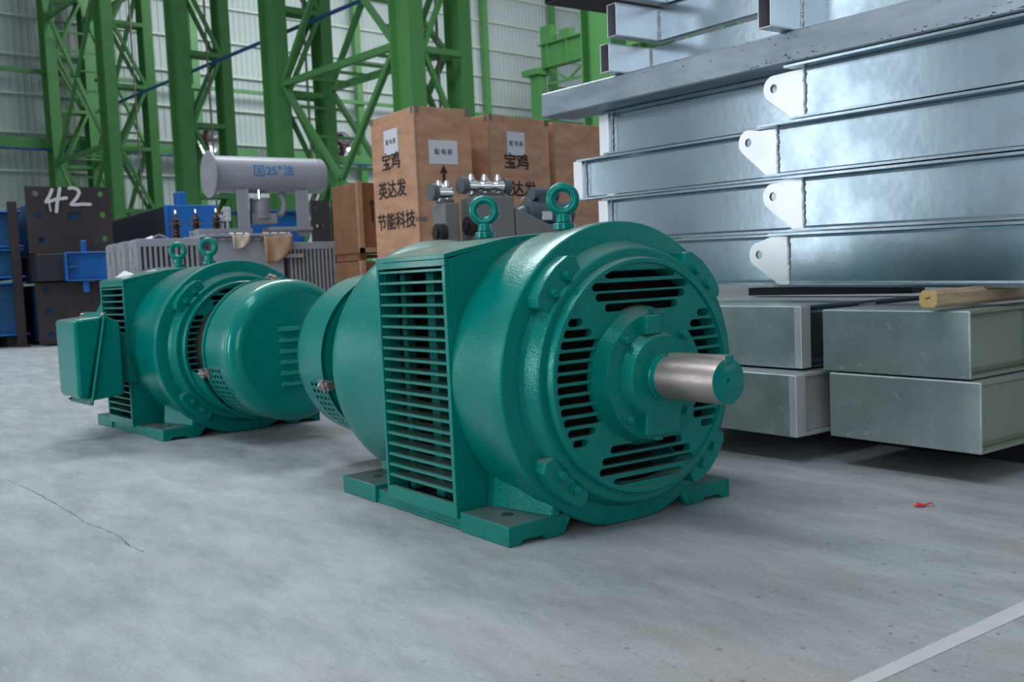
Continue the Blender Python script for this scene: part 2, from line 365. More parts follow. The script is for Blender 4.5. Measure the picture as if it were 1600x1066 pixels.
# purlins of the wall
zs = sorted({round(at_wall(A_WALL, *p)[1], 2) for p in ((20, 44), (20, 103), (20, 161), (20, 277))})
z = 1.2; n = 1
while z < 19.5:
    mb = MB(); c0, c1 = B(A_WALL-.13, -6, z), B(A_WALL-.13, 64, z); mb.bar(c0, c1, .12, .09)
    struct(mb.build('trim_%d' % n, PURLIN, smooth=False)); n += 1; z += 1.56
# posts of the wall
POSTPX = [(148, 120), (301, 60), (439, 60), (556, 60), (656, 60), (757, 60), (862, 40)]
POSTLB = ['leftmost, beside the fourth lattice column', 'behind the left end of the white oil tank', 'second right of the white tank end', 'just left of the round fan near the crates', 'behind the tallest crate', 'above the second crate, in open view', 'rightmost, above the crane girder']
for k, (px, py) in enumerate(POSTPX):
    b, _ = at_wall(A_WALL-.45, px, py); mb = MB(); t = .34
    P = [B(A_WALL-.3-s*.3, b+r*t/2, zz) for zz in (0, 19.8) for s, r in ((0, -1), (0, 1), (1, 1), (1, -1))]
    mb.hexa(P); o = mb.build('wall_post', GREEN, smooth=False)
    tag(o, 'slim green post against the far wall, '+POSTLB[k], 'post', 'slim green posts along the far wall')
# green girts with the blue pipe
for k, (px, py, lb) in enumerate(((30, 109, 'upper green horizontal rail along the far wall'), (30, 222, 'lower green horizontal rail with the blue pipe beneath it on the far wall'))):
    b, z = at_wall(A_WALL-.7, px, py); mb = MB(); hh = .16 if k == 0 else .42
    mb.bar(B(A_WALL-.68, -6, z), B(A_WALL-.68, 62, z), .14, hh); tag(mb.build('wall_rail', GREEN, smooth=False), lb, 'rail')
b, z = at_wall(A_WALL-.8, 30, 232)
mb = MB(); mb.cyl(B(A_WALL-.83, -6, z), B(A_WALL-.83, 62, z), .05, 10); tag(mb.build('service_pipe', BLUEP), 'thin blue pipe running along the far wall under the lower green rail', 'pipe')

# lattice columns in a row
ROW = 13.8; A0 = 18.25; STEP = 6.0
def ibeam(mb, a, b, z0, z1, wa=.75, wb=.42, t=.035):
    """H section: flanges across b at both a ends, web between"""
    for aa in (a, a+wa-t): mb.hexa([B(x, y, z) for z in (z0, z1) for x, y in ((aa, b), (aa+t, b), (aa+t, b+wb), (aa, b+wb))])
    mb.hexa([B(x, y, z) for z in (z0, z1) for x, y in ((a+t, b+wb*.42), (a+wa-t, b+wb*.42), (a+wa-t, b+wb*.42+t), (a+t, b+wb*.42+t))])
names = ['nearest to the wooden crates, behind the tall crate', 'second from the wooden crates, behind the white oil tank', 'third from the wooden crates, left of the white oil tank', 'fourth from the wooden crates, right of the farthest one', 'farthest left, smallest in view, above the plate marked 42']
cols = []
for k in range(-1, 5):
    a = A0+STEP*k
    lb = 'green riveted lattice column '+names[k] if k >= 0 else 'green column standing behind the left end of the long dark steel tube'
    lb = lb.replace('riveted ', '')
    r = thing('lattice_column', lb, 'column', B(a, ROW)); r.rotation_euler = (0, 0, 0)
    base = B(a, ROW)
    for j, b in enumerate((ROW, ROW+1.5)):
        mb = MB(); ibeam(mb, a, b, 0, 17, .75 if j == 0 else .6, .42 if j == 0 else .34); 
        for v in mb.bm.verts: v.co -= base
        mb.build('chord', GREEN, r, smooth=False)
    if k == -1: continue
    z = 1.45-(k % 2)*.0; s = 1; b0, b1 = ROW+.40, ROW+1.52
    while z < 16:
        for da in (.06, .52):
            mb = MB(); mb.bar(B(a+da, b0, z)-base, B(a+da, b1, z)-base, .14, .14); mb.build('brace', GREEN, r, smooth=False)
            mb = MB(); (p0, p1) = (B(a+da, b0, z), B(a+da, b1, z+2.25)) if s > 0 else (B(a+da, b1, z), B(a+da, b0, z+2.25))
            mb.bar(p0-base, p1-base, .11, .11); mb.build('brace', GREEN, r, smooth=False)
        z += 2.25; s = -s
# cross braced bays
def xbay(k, lb):
    a_near, a_far = A0+STEP*k+.78, A0+STEP*(k+1)-.02; base = B(a_near, ROW)
    r = thing('cross_bracing', lb, 'bracing', base)
    zl = [.5, 6.15, 11.9, 17]
    for b, w_ in ((ROW+.2, .13), (ROW+1.67, .13)):
        for z0, z1 in zip(zl, zl[1:]):
            for (x0, x1) in ((a_near, a_far), (a_far, a_near)):
                mb = MB(); mb.bar(B(x0, b, z0)-base, B(x1, b, z1)-base, w_, w_); mb.build('diagonal', GREEN, r, smooth=False)
            mb = MB(); mb.bar(B(a_near, b, z1)-base, B(a_far, b, z1)-base, w_+.03, w_+.03); mb.build('strut', GREEN, r, smooth=False)
    for z0, z1 in zip(zl, zl[1:]):
        for t in (.12, .28, .44, .6, .76, .9):
            x = a_far+(a_near-a_far)*(1-t); zz = z0+(z1-z0)*(1-t)
            mb = MB(); mb.bar(B(a_near+(a_far-a_near)*(1-t), ROW+.2, z0+(z1-z0)*(1-t))-base, B(a_near+(a_far-a_near)*(1-t), ROW+1.67, z0+(z1-z0)*(1-t))-base, .07, .07)
            mb.build('rung', GREEN, r, smooth=False)
    for t in (.2, .4, .6, .8):
        x = a_near+(a_far-a_near)*t
        mb = MB(); mb.bar(B(x, ROW+.2, 6.15)-base, B(x, ROW+1.67, 6.15)-base, .07, .07); mb.build('rung', GREEN, r, smooth=False)
xbay(0, 'green cross bracing between the two lattice columns right of the white oil tank')
xbay(3, 'green cross bracing above the plate marked 42, between the two farthest columns')
# long blue conduit
a1_, z1_ = at_row(ROW+1.1, 330, 99)
mb = MB(); mb.cyl(B(10, ROW+1.1, z1_), B(40, ROW+1.1, z1_), .055, 10)
tag(mb.build('overhead_conduit', BLUEP), 'long dark blue conduit slanting through the green lattice columns', 'pipe')
# thin hanger rods beside the lattice columns
for px, wh in ((205, 'fourth'), (322, 'third'), (476, 'second'), (683, 'nearest')):
    a, z = at_row(ROW+1.0, px, 60); mb = MB(); mb.cyl(B(a, ROW+1.0, 0), B(a, ROW+1.0, 17), .035, 8)
    tag(mb.build('drain_pipe', TIN), 'thin grey vertical pipe inside the %s green lattice column from the crates' % wh, 'pipe', 'thin vertical pipes in the lattice columns')

# crane girder at the right
bq, zt = at_wall(40, 845, 72); _, zb = at_wall(40, 845, 108)
r = thing('crane_girder', 'green crane girder with stiffeners seen left of the steel stack', 'girder', B(40, bq))
base = B(40, bq)
mb = MB()
mb.hexa([B(x, y, z)-base for z in (zb, zt) for x, y in ((40, bq), (24, bq), (24, bq+.06), (40, bq+.06))]); mb.build('web', GREEN, r, smooth=False)
for z in (zb, zt):
    mb = MB(); mb.hexa([B(x, y, zz)-base for zz in (z-.04, z+.04) for x, y in ((40, bq-.25), (24, bq-.25), (24, bq+.3), (40, bq+.3))]); mb.build('flange', GREEN, r, smooth=False)
for k in range(10):
    x = 39.4-1.5*k; mb = MB(); mb.hexa([B(xx, yy, z)-base for z in (zb, zt) for xx, yy in ((x, bq-.22), (x-.05, bq-.22), (x-.05, bq), (x, bq))]); mb.build('stiffener', GREEN, r, smooth=False)
mb = MB(); mb.bar(B(39.5, bq, zb-.9)-base, B(24, bq, zb-.9)-base, .12, .12); mb.build('tie_bar', GREEN, r, smooth=False)
for k in range(5):
    mb = MB(); mb.bar(B(39.4-3*k, bq, zb-.05)-base, B(38-3*k, bq, zb-.9)-base, .1, .1); mb.bar(B(38-3*k, bq, zb-.9)-base, B(36.5-3*k, bq, zb-.05)-base, .1, .1); mb.build('brace', GREEN, r, smooth=False)
mb = MB(); mb.hexa([B(x, y, z) for z in (0, zb-.04) for x, y in ((40.6, bq-.35), (39.9, bq-.35), (39.9, bq+.25), (40.6, bq+.25))])
mb.hexa([B(x, y, z) for z in (zb-.35, zb-.04) for x, y in ((40.9, bq-.7), (39.7, bq-.7), (39.7, bq+.35), (40.9, bq+.35))])
tag(mb.build('crane_post', GREEN, smooth=False), 'green post with bracket carrying the end of the crane girder', 'post')
for da, hh, wh in ((.2, .95, 'taller green bracket block on the crane girder'), (1.6, .5, 'lower green bracket block on the crane girder')):
    mb = MB(); mb.hexa([B(x, y, z) for z in (zt+.05, zt+hh) for x, y in ((40-da, bq-.2), (39.2-da, bq-.2), (39.2-da, bq+.25), (40-da, bq+.25))])
    tag(mb.build('crane_bracket', GREEN, smooth=False), wh, 'bracket')

# round shiny wall fans
def fan(px, py, rad, lb):
    b, z = at_wall(A_WALL-1.6, px, py); c = B(A_WALL-1.6, b, z); r = thing('wall_fan', lb, 'fan', c)
    rot = Matrix((-E1, E2, Vector((0, 0, 1)))).transposed().to_4x4()
    mb = MB(); mb.lathe([(-.4, rad*.7), (0, rad), (.06, rad), (.06, rad*.93), (-.1, rad*.6), (-.1, 0)], 32); o = mb.build('housing', CHROME, r); o.data.transform(rot)
    mb = MB()
    for k in range(5):
        a = 2*PI*k/5; mb.bar((-.02, 0, 0), (0, rad*.7*math.cos(a), rad*.7*math.sin(a)), rad*.3, .02)
    o = mb.build('blade', MAROON, r); o.data.transform(rot)
fan(534, 226, .62, 'round shiny fan on the far wall between green posts left of the crates')
fan(322, 218, .7, 'round shiny fan on the far wall above the left end of the white oil tank')

# ------------------------------------------------------------------ electric motors
HM, XC, Y0 = .4257, -2.645, 1.8897           # shaft height, centre of the front motor
def make_motor():
    """local frame: x along the shaft (drive end +x), origin on the floor under the middle"""
    R = thing('electric_motor', 'nearest large teal-green electric motor with its bare steel shaft end pointing right', 'motor')
    # --- drum with open ends, hollow
    def prof(s):
        return [(s*.545, .300), (s*.597, .3145), (s*.597, .3255), (s*.592, .3285), (s*.5705, .332), (s*.5705, .353), (s*.566, .358), (s*.522, .371), (s*.514, .377), (s*.512, .4245), (s*.5105, .4300), (s*.507, .4335), (s*.501, .4348)]
    P = prof(1)[::-1]; Q = prof(-1)
    BOX = {-1: (-.165, .248), 1: (-.09, .285)}
    mb = MB(); mb.lathe(Q+[(x, .435) for x in ()]+[(-.46, .4345), (-.40, .424), (-.3, .421), (-.165, .421), (-.09, .421), (0, .421), (.248, .421), (.285, .421), (.36, .424), (.44, .4335)]+P, 144, 0, HM, zmin=.004)
    dele = []
    for f in mb.bm.faces:
        c = f.calc_center_median()
        for s, (u0, u1) in BOX.items():
            if u0 < c.x < u1 and s*c.y > .085 and c.z > .06: dele.append(f)
    bmesh.ops.delete(mb.bm, geom=dele, context='FACES')
    mb.build('drum', G_CAST, R, sharp=28)
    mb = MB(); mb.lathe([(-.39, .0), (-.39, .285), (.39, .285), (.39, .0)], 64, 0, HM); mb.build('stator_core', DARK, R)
    # --- side boxes with grille
    for s, (u0, u1) in ((-1, (-.165, .248)), (1, (-.09, .285))):
        Yf = s*.4255; zt = .79-HM
        tx, tz = s*.083, .4145
        top = [(Yf, zt), (s*.31, zt+.022), (s*.20, zt+.042), (tx, tz)]
        def wall(mb, a, b):
            pts = [(Yf-s*.0205, .036), (Yf-s*.0205, HM+zt-.0135)]+[(q[0], HM+q[1]-.014) for q in top[1:]]+[(s*.083, .62), (s*.22, .50), (s*.26, .40), (s*.22, .20), (s*.20, .035)]
            mb.prism(pts, a, b)
        mb = MB(); wall(mb, u0, u0+.014); wall(mb, u1-.014, u1)
        for q0, q1 in zip(top, top[1:]):
            mb.hexa([(u0, q0[0], HM+q0[1]-.014), (u1, q0[0], HM+q0[1]-.014), (u1, q1[0], HM+q1[1]-.014), (u0, q1[0], HM+q1[1]-.014),
                     (u0, q0[0], HM+q0[1]), (u1, q0[0], HM+q0[1]), (u1, q1[0], HM+q1[1]), (u0, q1[0], HM+q1[1])])
        ya, yb = sorted((Yf, Yf-s*.02))
        mb.box(u0, u1, ya, yb, zt+HM-.034, zt+HM-.0145); mb.box(u0, u1, ya, yb, .035, .075)
        mb.box(u0, u0+.013, ya, yb, .0755, zt+HM-.0345); mb.box(u1-.017, u1, ya, yb, .0755, zt+HM-.0345)
        mb.build('side_box', G_SMOOTH, R, bevel=.0015)
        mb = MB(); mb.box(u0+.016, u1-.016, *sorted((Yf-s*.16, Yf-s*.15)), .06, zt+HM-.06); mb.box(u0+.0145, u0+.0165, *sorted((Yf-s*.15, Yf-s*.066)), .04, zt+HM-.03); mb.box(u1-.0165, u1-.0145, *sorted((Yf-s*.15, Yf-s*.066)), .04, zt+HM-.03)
        mb.build('shade_liner', DARK, R)  # dark liner added so the space behind the slats looks shaded
        G = MB(); G.box(u0+.03, u0+.06, *sorted((Yf-s*.095, Yf-s*.068)), .06, zt+HM-.02)
        G.box(u0+.19, u0+.235, *sorted((Yf-s*.095, Yf-s*.068)), .06, zt+HM-.02)
        g = G.build('grille_rib', G_MATT, R)
        for k in range(20):
            z = .105+k*.0335; y1, y2 = sorted((Yf-s*.003, Yf-s*.062))
            mb = MB(); mb.box(u0+.0135, u1-.0175, y1, y2, z, z+.0085); mb.build('grille_slat', G_SMOOTH, R, bevel=.0015)
    # --- feet
    for s in (-1, 1):
        def sp(l): return [(s*a, b) for a, b in l]
        mb = MB(); mb.prism(sp([(.412, .006), (.30, .006), (.30, .043), (.412, .043)]), -.27, .27)
        mb.prism(sp([(.415, .0), (.40, .0), (.40, .012), (.415, .012)]), -.3, .3)
        for a, b in ((.26, .50), (-.50, -.26)):
            mb.prism(sp([(.4227, .0), (.385, .0), (.374, .012), (.31, .012), (.30, .0), (.256, .0), (.235, .03), (.235, .06), (.4227, .057)]), a, b)
        mb.build('foot', G_FOOT, R, bevel=.004)
        for a, b in ((.25, .498), (-.498, -.25)):   # rough cast web above the foot
            mb = MB(); e_ = b if b > 0 else a; i_ = a if b > 0 else b
            P0 = [(i_, s*.325, .055), (e_, s*.275, .055), (e_, s*.20, .055), (i_, s*.20, .055)]
            P1 = [(i_, s*.315, .165), (e_, s*.27, .105), (e_, s*.18, .20), (i_, s*.18, .20)]
            mb.hexa(P0+P1); mb.prism(sp([(.262, .002), (.235, .002), (.17, .10), (.25, .12)]), e_-.02 if b > 0 else e_, e_ if b > 0 else e_+.02)
            mb.build('foot_web', G_CAST, R, bevel=.006)
        for a in (.385, -.385):
            mb = MB(); mb.lathe([(.0590, .0), (.0594, .0155), (.0598, .0170), (.0580, .0185)], 24, a, s*.345, ax=2); mb.build('bolt_hole', DARK, R)
    # --- slotted end shields
    def slots():
        L = []
        for k in range(12):
            z = (5.5-k)*.0294
            az = abs(z); inner = max(math.sqrt(max(.183**2-z*z, 0)) if az < .183 else 0, az+.052); outer = math.sqrt(.3125**2-z*z)-.003
            if outer-inner > .03:
                for s in (-1, 1): L.append((s*inner, s*outer, z, .0106))
        for z, hw in ((.284, .130), (.2515, .177), (.2235, .166), (.194, .135)):
            for s in (-1, 1): L.append((-hw, hw, s*z, .0108))
        out = []
        for a, b, z, h in L:
            a, b = min(a, b)+h, max(a, b)-h
            out.append(arc(b, z, h, -90, 90, 6)+arc(a, z, h, 90, 270, 6))
        return out
    base = [circ(0, 0, .3147, 120)]+slots()
    for s in (1, -1):
        fr = frame((s*.590, 0, HM), (0, s, 0), (0, 0, 1))
        me = curve_mesh('end_shield', base, .026, fr, .0012); link('end_shield', me, G_CAST, R, sharp=25)
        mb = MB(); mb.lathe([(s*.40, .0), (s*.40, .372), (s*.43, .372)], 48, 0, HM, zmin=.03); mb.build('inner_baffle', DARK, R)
        for ang in (45, 135, 225, 315):         # bolting lugs
            lug = [(.345, -11), (.352, -13), (.405, -11.5)]
            pts = [(r*math.sin(math.radians(a)), r*math.cos(math.radians(a))) for r, a in [(.349, -12.6)]+[(.349, a) for a in (-8, 0, 8)]+[(.349, 12.6), (.396, 13.6), (.411, 10.8)]+[(.4155, a) for a in (4, 0, -4)]+[(.411, -10.8), (.396, -13.6)]]
            ro = math.radians(ang-90); co, si = math.cos(ro), math.sin(ro)
            pts = [(a*co-b*si, a*si+b*co) for a, b in pts]
            mb = MB(); mb.prism([(a, HM+b) for a, b in pts], min(s*.51, s*.561), max(s*.51, s*.561)); lg = mb.build('lug', G_CAST, R, bevel=.0025)
            for d in (-4.9, 4.9):
                t = math.radians(ang+d); y, z = .375*math.cos(t), HM+.375*math.sin(t)
                mb = MB(); mb.cyl((s*.560, y, z), (s*.566, y, z), .0155, 20); mb.cyl((s*.565, y, z), (s*.577, y, z), .0125, 6 if d > 0 else 12)
                mb.build('bolt', G_PLAIN, lg, bevel=.0012)
    # --- bearing cap, hub, shaft (drive end)
    mb = MB(); mb.lathe([(.575, .196), (.590, .190), (.598, .186), (.626, .1765), (.634, .174), (.634, .127), (.640, .1235), (.661, .1160), (.665, .1125), (.665, .066), (.667, .0655), (.667, .05)], 96, 0, HM)
    mb.build('bearing_cap', G_CAST, R, sharp=30)
    for k in range(4):
        t = math.radians(45+90*k); y, z = .1525*math.cos(t), HM+.1525*math.sin(t)
        mb = MB(); mb.cyl((.633, y, z), (.638, y, z), .0145, 20); mb.cyl((.637, y, z), (.650, y, z), .0115, 6); mb.build('bolt', G_PLAIN, R, bevel=.001)
    mb = MB(); mb.prism([(-.052, HM+.118), (.004, HM+.118), (.004, HM+.170), (-.046, HM+.170), (-.052, HM+.160)], .62, .661); mb.build('grease_boss', G_CAST, R, bevel=.004)
    mb = MB(); mb.cyl((.642, -.018, HM+.168), (.642, -.018, HM+.186), .0045, 8); mb.cyl((.642, -.018, HM+.180), (.642, -.018, HM+.184), .008, 8); mb.cyl((.642, -.018, HM+.186), (.642, -.018, HM+.193), .003, 8); mb.build('grease_nipple', G_PLAIN, R)
    mb = MB(); mb.prism([(-.068, HM-.158), (.064, HM-.160), (.066, HM-.06), (.0, HM-.05), (-.062, HM-.06)], .62, .664); mb.build('drain_block', G_CAST, R, bevel=.006)
    mb = MB(); mb.cyl((.63, .0, HM-.160), (.63, .0, HM-.176), .017, 12); mb.build('drain_plug', G_PLAIN, R)
    mb = MB(); mb.lathe([(.55, .0635), (.672, .0635), (.675, .0600), (.690, .0597)], 64, 0, HM); mb.build('shaft_seat', G_PLAIN, R)
    mb = MB(); mb.lathe([(.60, .0596), (.895, .0596), (.8998, .0575)], 64, 0, HM); mb.build('shaft', STEEL, R)
    mb = MB(); mb.lathe([(.8995, .0585), (.9004, .057), (.9004, .0095), (.893, .004), (.893, 0)], 64, 0, HM); mb.build('shaft_end_paint', G_PLAIN, R)
    mb = MB(); mb.box(.70, .903, -.0135, .0165, HM+.045, HM+.0675); k_ = mb.build('shaft_key', STEEL, R, bevel=.0015)
    mb = MB(); mb.box(.9028, .9042, -.0135, .0165, HM+.045, HM+.0672); mb.build('key_end_paint', G_PLAIN, k_)
    # --- slip ring housing (non drive end)
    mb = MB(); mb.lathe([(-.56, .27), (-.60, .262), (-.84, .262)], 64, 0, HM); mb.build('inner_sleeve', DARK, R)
    seg = 144; mb = MB(); bm = mb.bm
    us = [-.828, -.850, -.868, -.884, -.903, -.919, -.938, -.954, -.973, -.989, -1.045]
    rings = [[bm.verts.new((u, .326*math.cos(2*PI*k/seg), HM+.326*math.sin(2*PI*k/seg))) for k in range(seg)] for u in us]
    for i in range(len(us)-1):
        for k in range(seg):
            hole = (i in (1, 3, 5, 7)) and k % 2 == 0 and 78 <= k <= 138
            if not hole: bm.faces.new([rings[i][k], rings[i][(k+1) % seg], rings[i+1][(k+1) % seg], rings[i+1][k]])
    pr_ = [(-1.045, .326)]+[(-1.045-.075*math.sin(math.radians(a)), .251+.075*math.cos(math.radians(a))) for a in range(10, 91, 10)]+[(-1.124, .22), (-1.134, .12), (-1.138, 0)]
    mb.lathe(pr_, seg, 0, HM); bmesh.ops.remove_doubles(mb.bm, verts=mb.bm.verts, dist=1e-4)
    cv = mb.build('ring_cover', G_SMOOTH, R, sharp=40)
    so = cv.modifiers.new('solid', 'SOLIDIFY'); so.thickness = .003; so.offset = -1
    mb = MB(); mb.lathe([(-.822, .318), (-.822, .333), (-.836, .333), (-.838, .327)], 96, 0, HM); mb.lathe([(-.822, .333), (-.822, .255)], 96, 0, HM); mb.build('cover_rim', G_SMOOTH, cv)
    for k in range(6):
        z = .52-k*.0495
        for yc in (.035,):
            mb = MB(); bm = mb.bm; n = 8; rows = []
            for i in range(n+1):
                t = i/n; yy = yc-.065+.13*t; bul = .014*min(1, 6*t, 6*(1-t))**.5
                rows.append([bm.verts.new(p) for p in ((-1.1345, yy, z+.018), (-1.1345-bul*.6, yy, z+.010), (-1.1345-bul, yy, z-.003), (-1.133, yy, z-.005))])
            for A_, B_ in zip(rows, rows[1:]):
                for j in range(3): bm.faces.new([A_[j], A_[j+1], B_[j+1], B_[j]])
            mb.build('louvre', G_SMOOTH, cv, sharp=60)
    for ang in (100, -15, 195):                      # latches joining cover and shield
        t = math.radians(ang if ang != 100 else 97); y, z = math.cos(t), math.sin(t)
        ro = Matrix.Translation((0, 0, HM)) @ Matrix.Rotation(t-PI/2, 4, 'X')
        mb = MB(); mb.box(-.865, -.80, -.02, .02, .326, .338); mb.cyl((-.815, -.022, .345), (-.815, .022, .345), .008, 10); mb.cyl((-.84, 0, .338), (-.79, 0, .352), .006, 8); mb.box(-.80, -.775, -.016, .016, .318, .345)
        for k in range(5): mb.cyl((-.86+.013*k, random.uniform(-.02, .02), .336), (-.85+.013*k, random.uniform(-.02, .02), .352), .004, 6)
        for v in mb.bm.verts: v.co = ro @ v.co
        mb.build('latch', STEEL, R)
    # loose lower guard strip hanging at the non drive end
    mb = MB(); mb.lathe([(-.66, .325), (-.66, .335), (-.79, .345), (-.79, .335)], 30, 0, HM, a0=math.radians(282), a1=math.radians(345)); mb.build('guard_strip', G_PLAIN, R, sharp=50)
    # --- eye bolts
    for u, dx in ((-.175, 0), (.255, 0)):
        zt = HM+.4345
        mb = MB(); mb.cyl((u, 0, zt-.01), (u, 0, zt+.010), .034, 28); mb.cyl((u, 0, zt+.012), (u, 0, zt+.038), .025, 24, r2=.021)
        mb.torus((u, 0, zt+.082), .037, .0145, (.82, -.57, 0), 40, 16)
        mb.build('eye_bolt', G_PLAIN, R, bevel=.002, sharp=30)
    # --- terminal box on the +y side
    TB = MB(); x0, x1 = -.165, .15
    TB.prism([(.478, .225), (.478, .565), (.49, .585), (.548, .615), (.64, .20), (.49, .213)], x0, x1)
    tb = TB.build('terminal_box', G_SMOOTH, R, bevel=.014)
    mb = MB(); mb.prism([(.545, .632), (.557, .632), (.650, .178), (.638, .178)], x0-.02, x1+.02); mb.build('box_flange', G_SMOOTH, tb, bevel=.003)
    mb = MB(); mb.prism([(.558, .612), (.690, .602), (.700, .590), (.700, .232), (.688, .216), (.648, .205)], x0, x1); mb.build('box_lid', G_SMOOTH, tb, bevel=.016)
    for xx in (x0-.006, x1+.006):
        for (y, z) in ((.557, .617), (.645, .195)):
            mb = MB(); mb.cyl((xx, y-.004, z), (xx, y+.014, z), .009, 8); mb.build('bolt', STEEL, tb)
    mb = MB(); mb.prism([(.38, .27), (.38, .52), (.479, .52), (.479, .27)], x0+.05, x1-.05); mb.build('box_neck', G_MATT, tb)
    return R
motor = make_motor(); motor.location = (XC, Y0, 0)
motor2 = dup(motor, (-5.396, 1.732, 0), .0719+PI)
motor['group'] = motor2['group'] = 'teal-green electric motors on the floor'
motor2['label'] = 'farther teal-green electric motor at the left showing its terminal box and domed cover'
# grey cloth scraps on the farther motor
c0 = Vector((-5.62, 1.395, .797))
mb = MB(); bm = mb.bm
gv = [[bm.verts.new((c0.x-.10+.05*i, c0.y-.02+.05*j, .80+.006*math.sin(i*2.1+j)+.034*(max(0, 1-abs(i-1)-abs(j-1)))+.0095*j)) for j in range(5)] for i in range(5)]
for i in range(4):
    for j in range(4): bm.faces.new([gv[i][j], gv[i+1][j], gv[i+1][j+1], gv[i][j+1]])
o = mb.build('paper_sheet', PAPER, sharp=80); so = o.modifiers.new('s', 'SOLIDIFY'); so.thickness = .003
tag(o, 'crumpled whitish sheet lying on top of the farther motor grille box', 'paper')

# ------------------------------------------------------------------ galvanised steel stack (all slightly tilted together)
TILT = .021
def steel_thing(name, label, cat, y, zc, group=None): return thing(name, label, cat, (-2, y, zc), 0, group, TILT)
def weld(parent, x, y, z0, z1, r=.0045):
    mb = MB(); n = 22; z = z0
    prev = Vector((x, y, z0))
    for i in range(1, n+1):
        p = Vector((x+random.uniform(-.003, .003), y, z0+(z1-z0)*i/n)); mb.cyl(prev, p, r*random.uniform(.7, 1.4), 8, r2=r*random.uniform(.7, 1.4)); prev = p
    mb.build('weld_bead', WELD, parent, sharp=60)
ZL = [.613, .830, 1.049, 1.261]; HB = [.211, .213, .207, .207]
# beams with lugs: (weld x rel. to root, hole z)
front = [(-.635, .128), (-.555, .144), (-.675, .154), (-.535, .141)]
pos = ['lowest of the four, just above the timber block', 'second from the bottom of the four', 'third from the bottom of the four, its lug reaching farthest left', 'topmost of the four, under the long dark steel tube']
for k in range(4):
    z0, H_ = 0, HB[k]; wx, hz = front[k]; r = steel_thing('lugged_beam', 'galvanised channel beam with a holed lug plate on its left end, '+pos[k], 'steel beam', 3.2, ZL[k], 'galvanised beams with lug plates')
    mb = MB(); f0, wf = -.05, .022
    mb.prism([(f0, 0), (f0, .009), (wf-.006, .012), (wf, .020), (wf, H_-.020), (wf-.006, H_-.012), (f0, H_-.009), (f0, H_), (wf+.009, H_), (wf+.009, 0)], wx, 1.55)
    mb.build('channel', ZINC, r, smooth=False)
    mb = MB(); mb.box(wx-.045, wx, f0, wf+.009, H_-.009, H_); mb.box(wx-.03, wx, f0+.01, wf+.009, 0, .008); mb.build('flange_tongue', ZINC, r)
    hx = wx-.152; R_ = .052
    out = [(wx+.002, .010), (wx-.055, .008)]+arc(hx, hz, R_, 232, 90, 12)+[(wx-.09, H_-.012), (wx+.002, H_-.012)]
    me = curve_mesh('lug_plate', [out, circ(hx, hz, .0165, 24)], .012, frame((0, wf-.003, 0), (1, 0, 0), (0, 0, 1)), .001); link('lug_plate', me, ZINC_LUG, r)
    weld(r, wx, wf-.004, .012, H_-.012)
# plain beams behind, reaching farther left
pos2 = ['lowest of the rear row', 'second lowest of the rear row', 'second from the top of the rear row, ends farthest left', 'topmost of the rear row, right under the long dark tube end']
left_end = [-1.93, -1.93, -2.12, -1.90]
for k in range(4):
    H_ = HB[k]; r = steel_thing('plain_beam', 'galvanised channel beam behind the lug plates, '+pos2[k], 'steel beam', 3.33, ZL[k], 'plain galvanised beams behind the lug plates')
    xe = left_end[k]; mb = MB(); f0, wf = -.03, .035
    mb.prism([(f0, 0), (f0, .009), (wf-.006, .012), (wf, .020), (wf, H_-.020), (wf-.006, H_-.012), (f0, H_-.009), (f0, H_), (wf+.009, H_), (wf+.009, 0)], xe+.07, 1.55)
    mb.build('channel', ZINC, r, smooth=False)
    mb = MB(); mb.box(xe, xe+.07, wf-.03, wf+.05, 0.002, H_-.004); mb.build('end_plate', ZINC_LUG, r, bevel=.002)
    weld(r, xe+.072, wf-.004, .012, H_-.012)
# long tube across the top
r = steel_thing('long_steel_tube', 'long dull grey square steel tube with dark scale lying across the galvanised beams', 'steel tube', 3.14, 1.472)
mb = MB(); y0_, y1_, zz0, zz1 = 0, .22, 0, .120
mb.prism([(y0_+.006, zz0), (y0_, zz0+.006), (y0_, zz1-.006), (y0_+.006, zz1), (y1_, zz1), (y1_, zz0)], -2.11, 1.5); mb.build('tube_wall', MILL, r, smooth=False)
mb = MB(); random.seed(11)
for k in range(95):
    x = random.choice([random.gauss(-.9, .25), random.gauss(.25, .2), random.gauss(-.6, .12), random.uniform(-1.9, .9)])
    z = abs(random.gauss(.004, .014)) if random.random() < .7 else random.uniform(.07, .119)
    w_, h_ = random.uniform(.002, .014), random.uniform(.0008, .003); z = min(z+.006, .117-h_)
    n = 7; pts = [(x+w_*math.cos(2*PI*i/n)*random.uniform(.5, 1), z+h_*math.sin(2*PI*i/n)*random.uniform(.5, 1)) for i in range(n)]
    mb.prism(pts, -.0006, .0002, 1)
mb.build('scale_patches', RUST, r, smooth=False)['kind'] = 'stuff'
# frames with stub tubes on top
def frame_piece(lb, x_l, y_f, y_w, z, h_, w_=.062, xr=1.4, lab2=''):
    r = steel_thing('welded_frame', lb, 'steel frame', 0, z, 'galvanised frames on top of the stack'); x_l += 2; t = .004
    mb = MB()
    for (a, b, c, d) in ((x_l, x_l+w_, 0, t), (x_l, x_l+w_, h_-t, h_), (x_l, x_l+t, t, h_-t), (x_l+w_-t, x_l+w_, t, h_-t)): mb.box(a, b, y_f, y_w+.05, c, d)
    mb.build('stub_tube', ZINC_LUG, r, bevel=.0012)
    mb = MB(); mb.box(x_l+t, x_l+w_-t, y_f+.10, y_w+.04, t, h_-t); mb.build('tube_bore', RUSTIN, r)
    mb = MB(); mb.box(x_l+w_, xr, y_w, y_w+.05, .0, h_); mb.build('rail', ZINC, r, bevel=.002)
    weld(r, x_l+w_+.002, y_w-.001, .006, h_-.004)
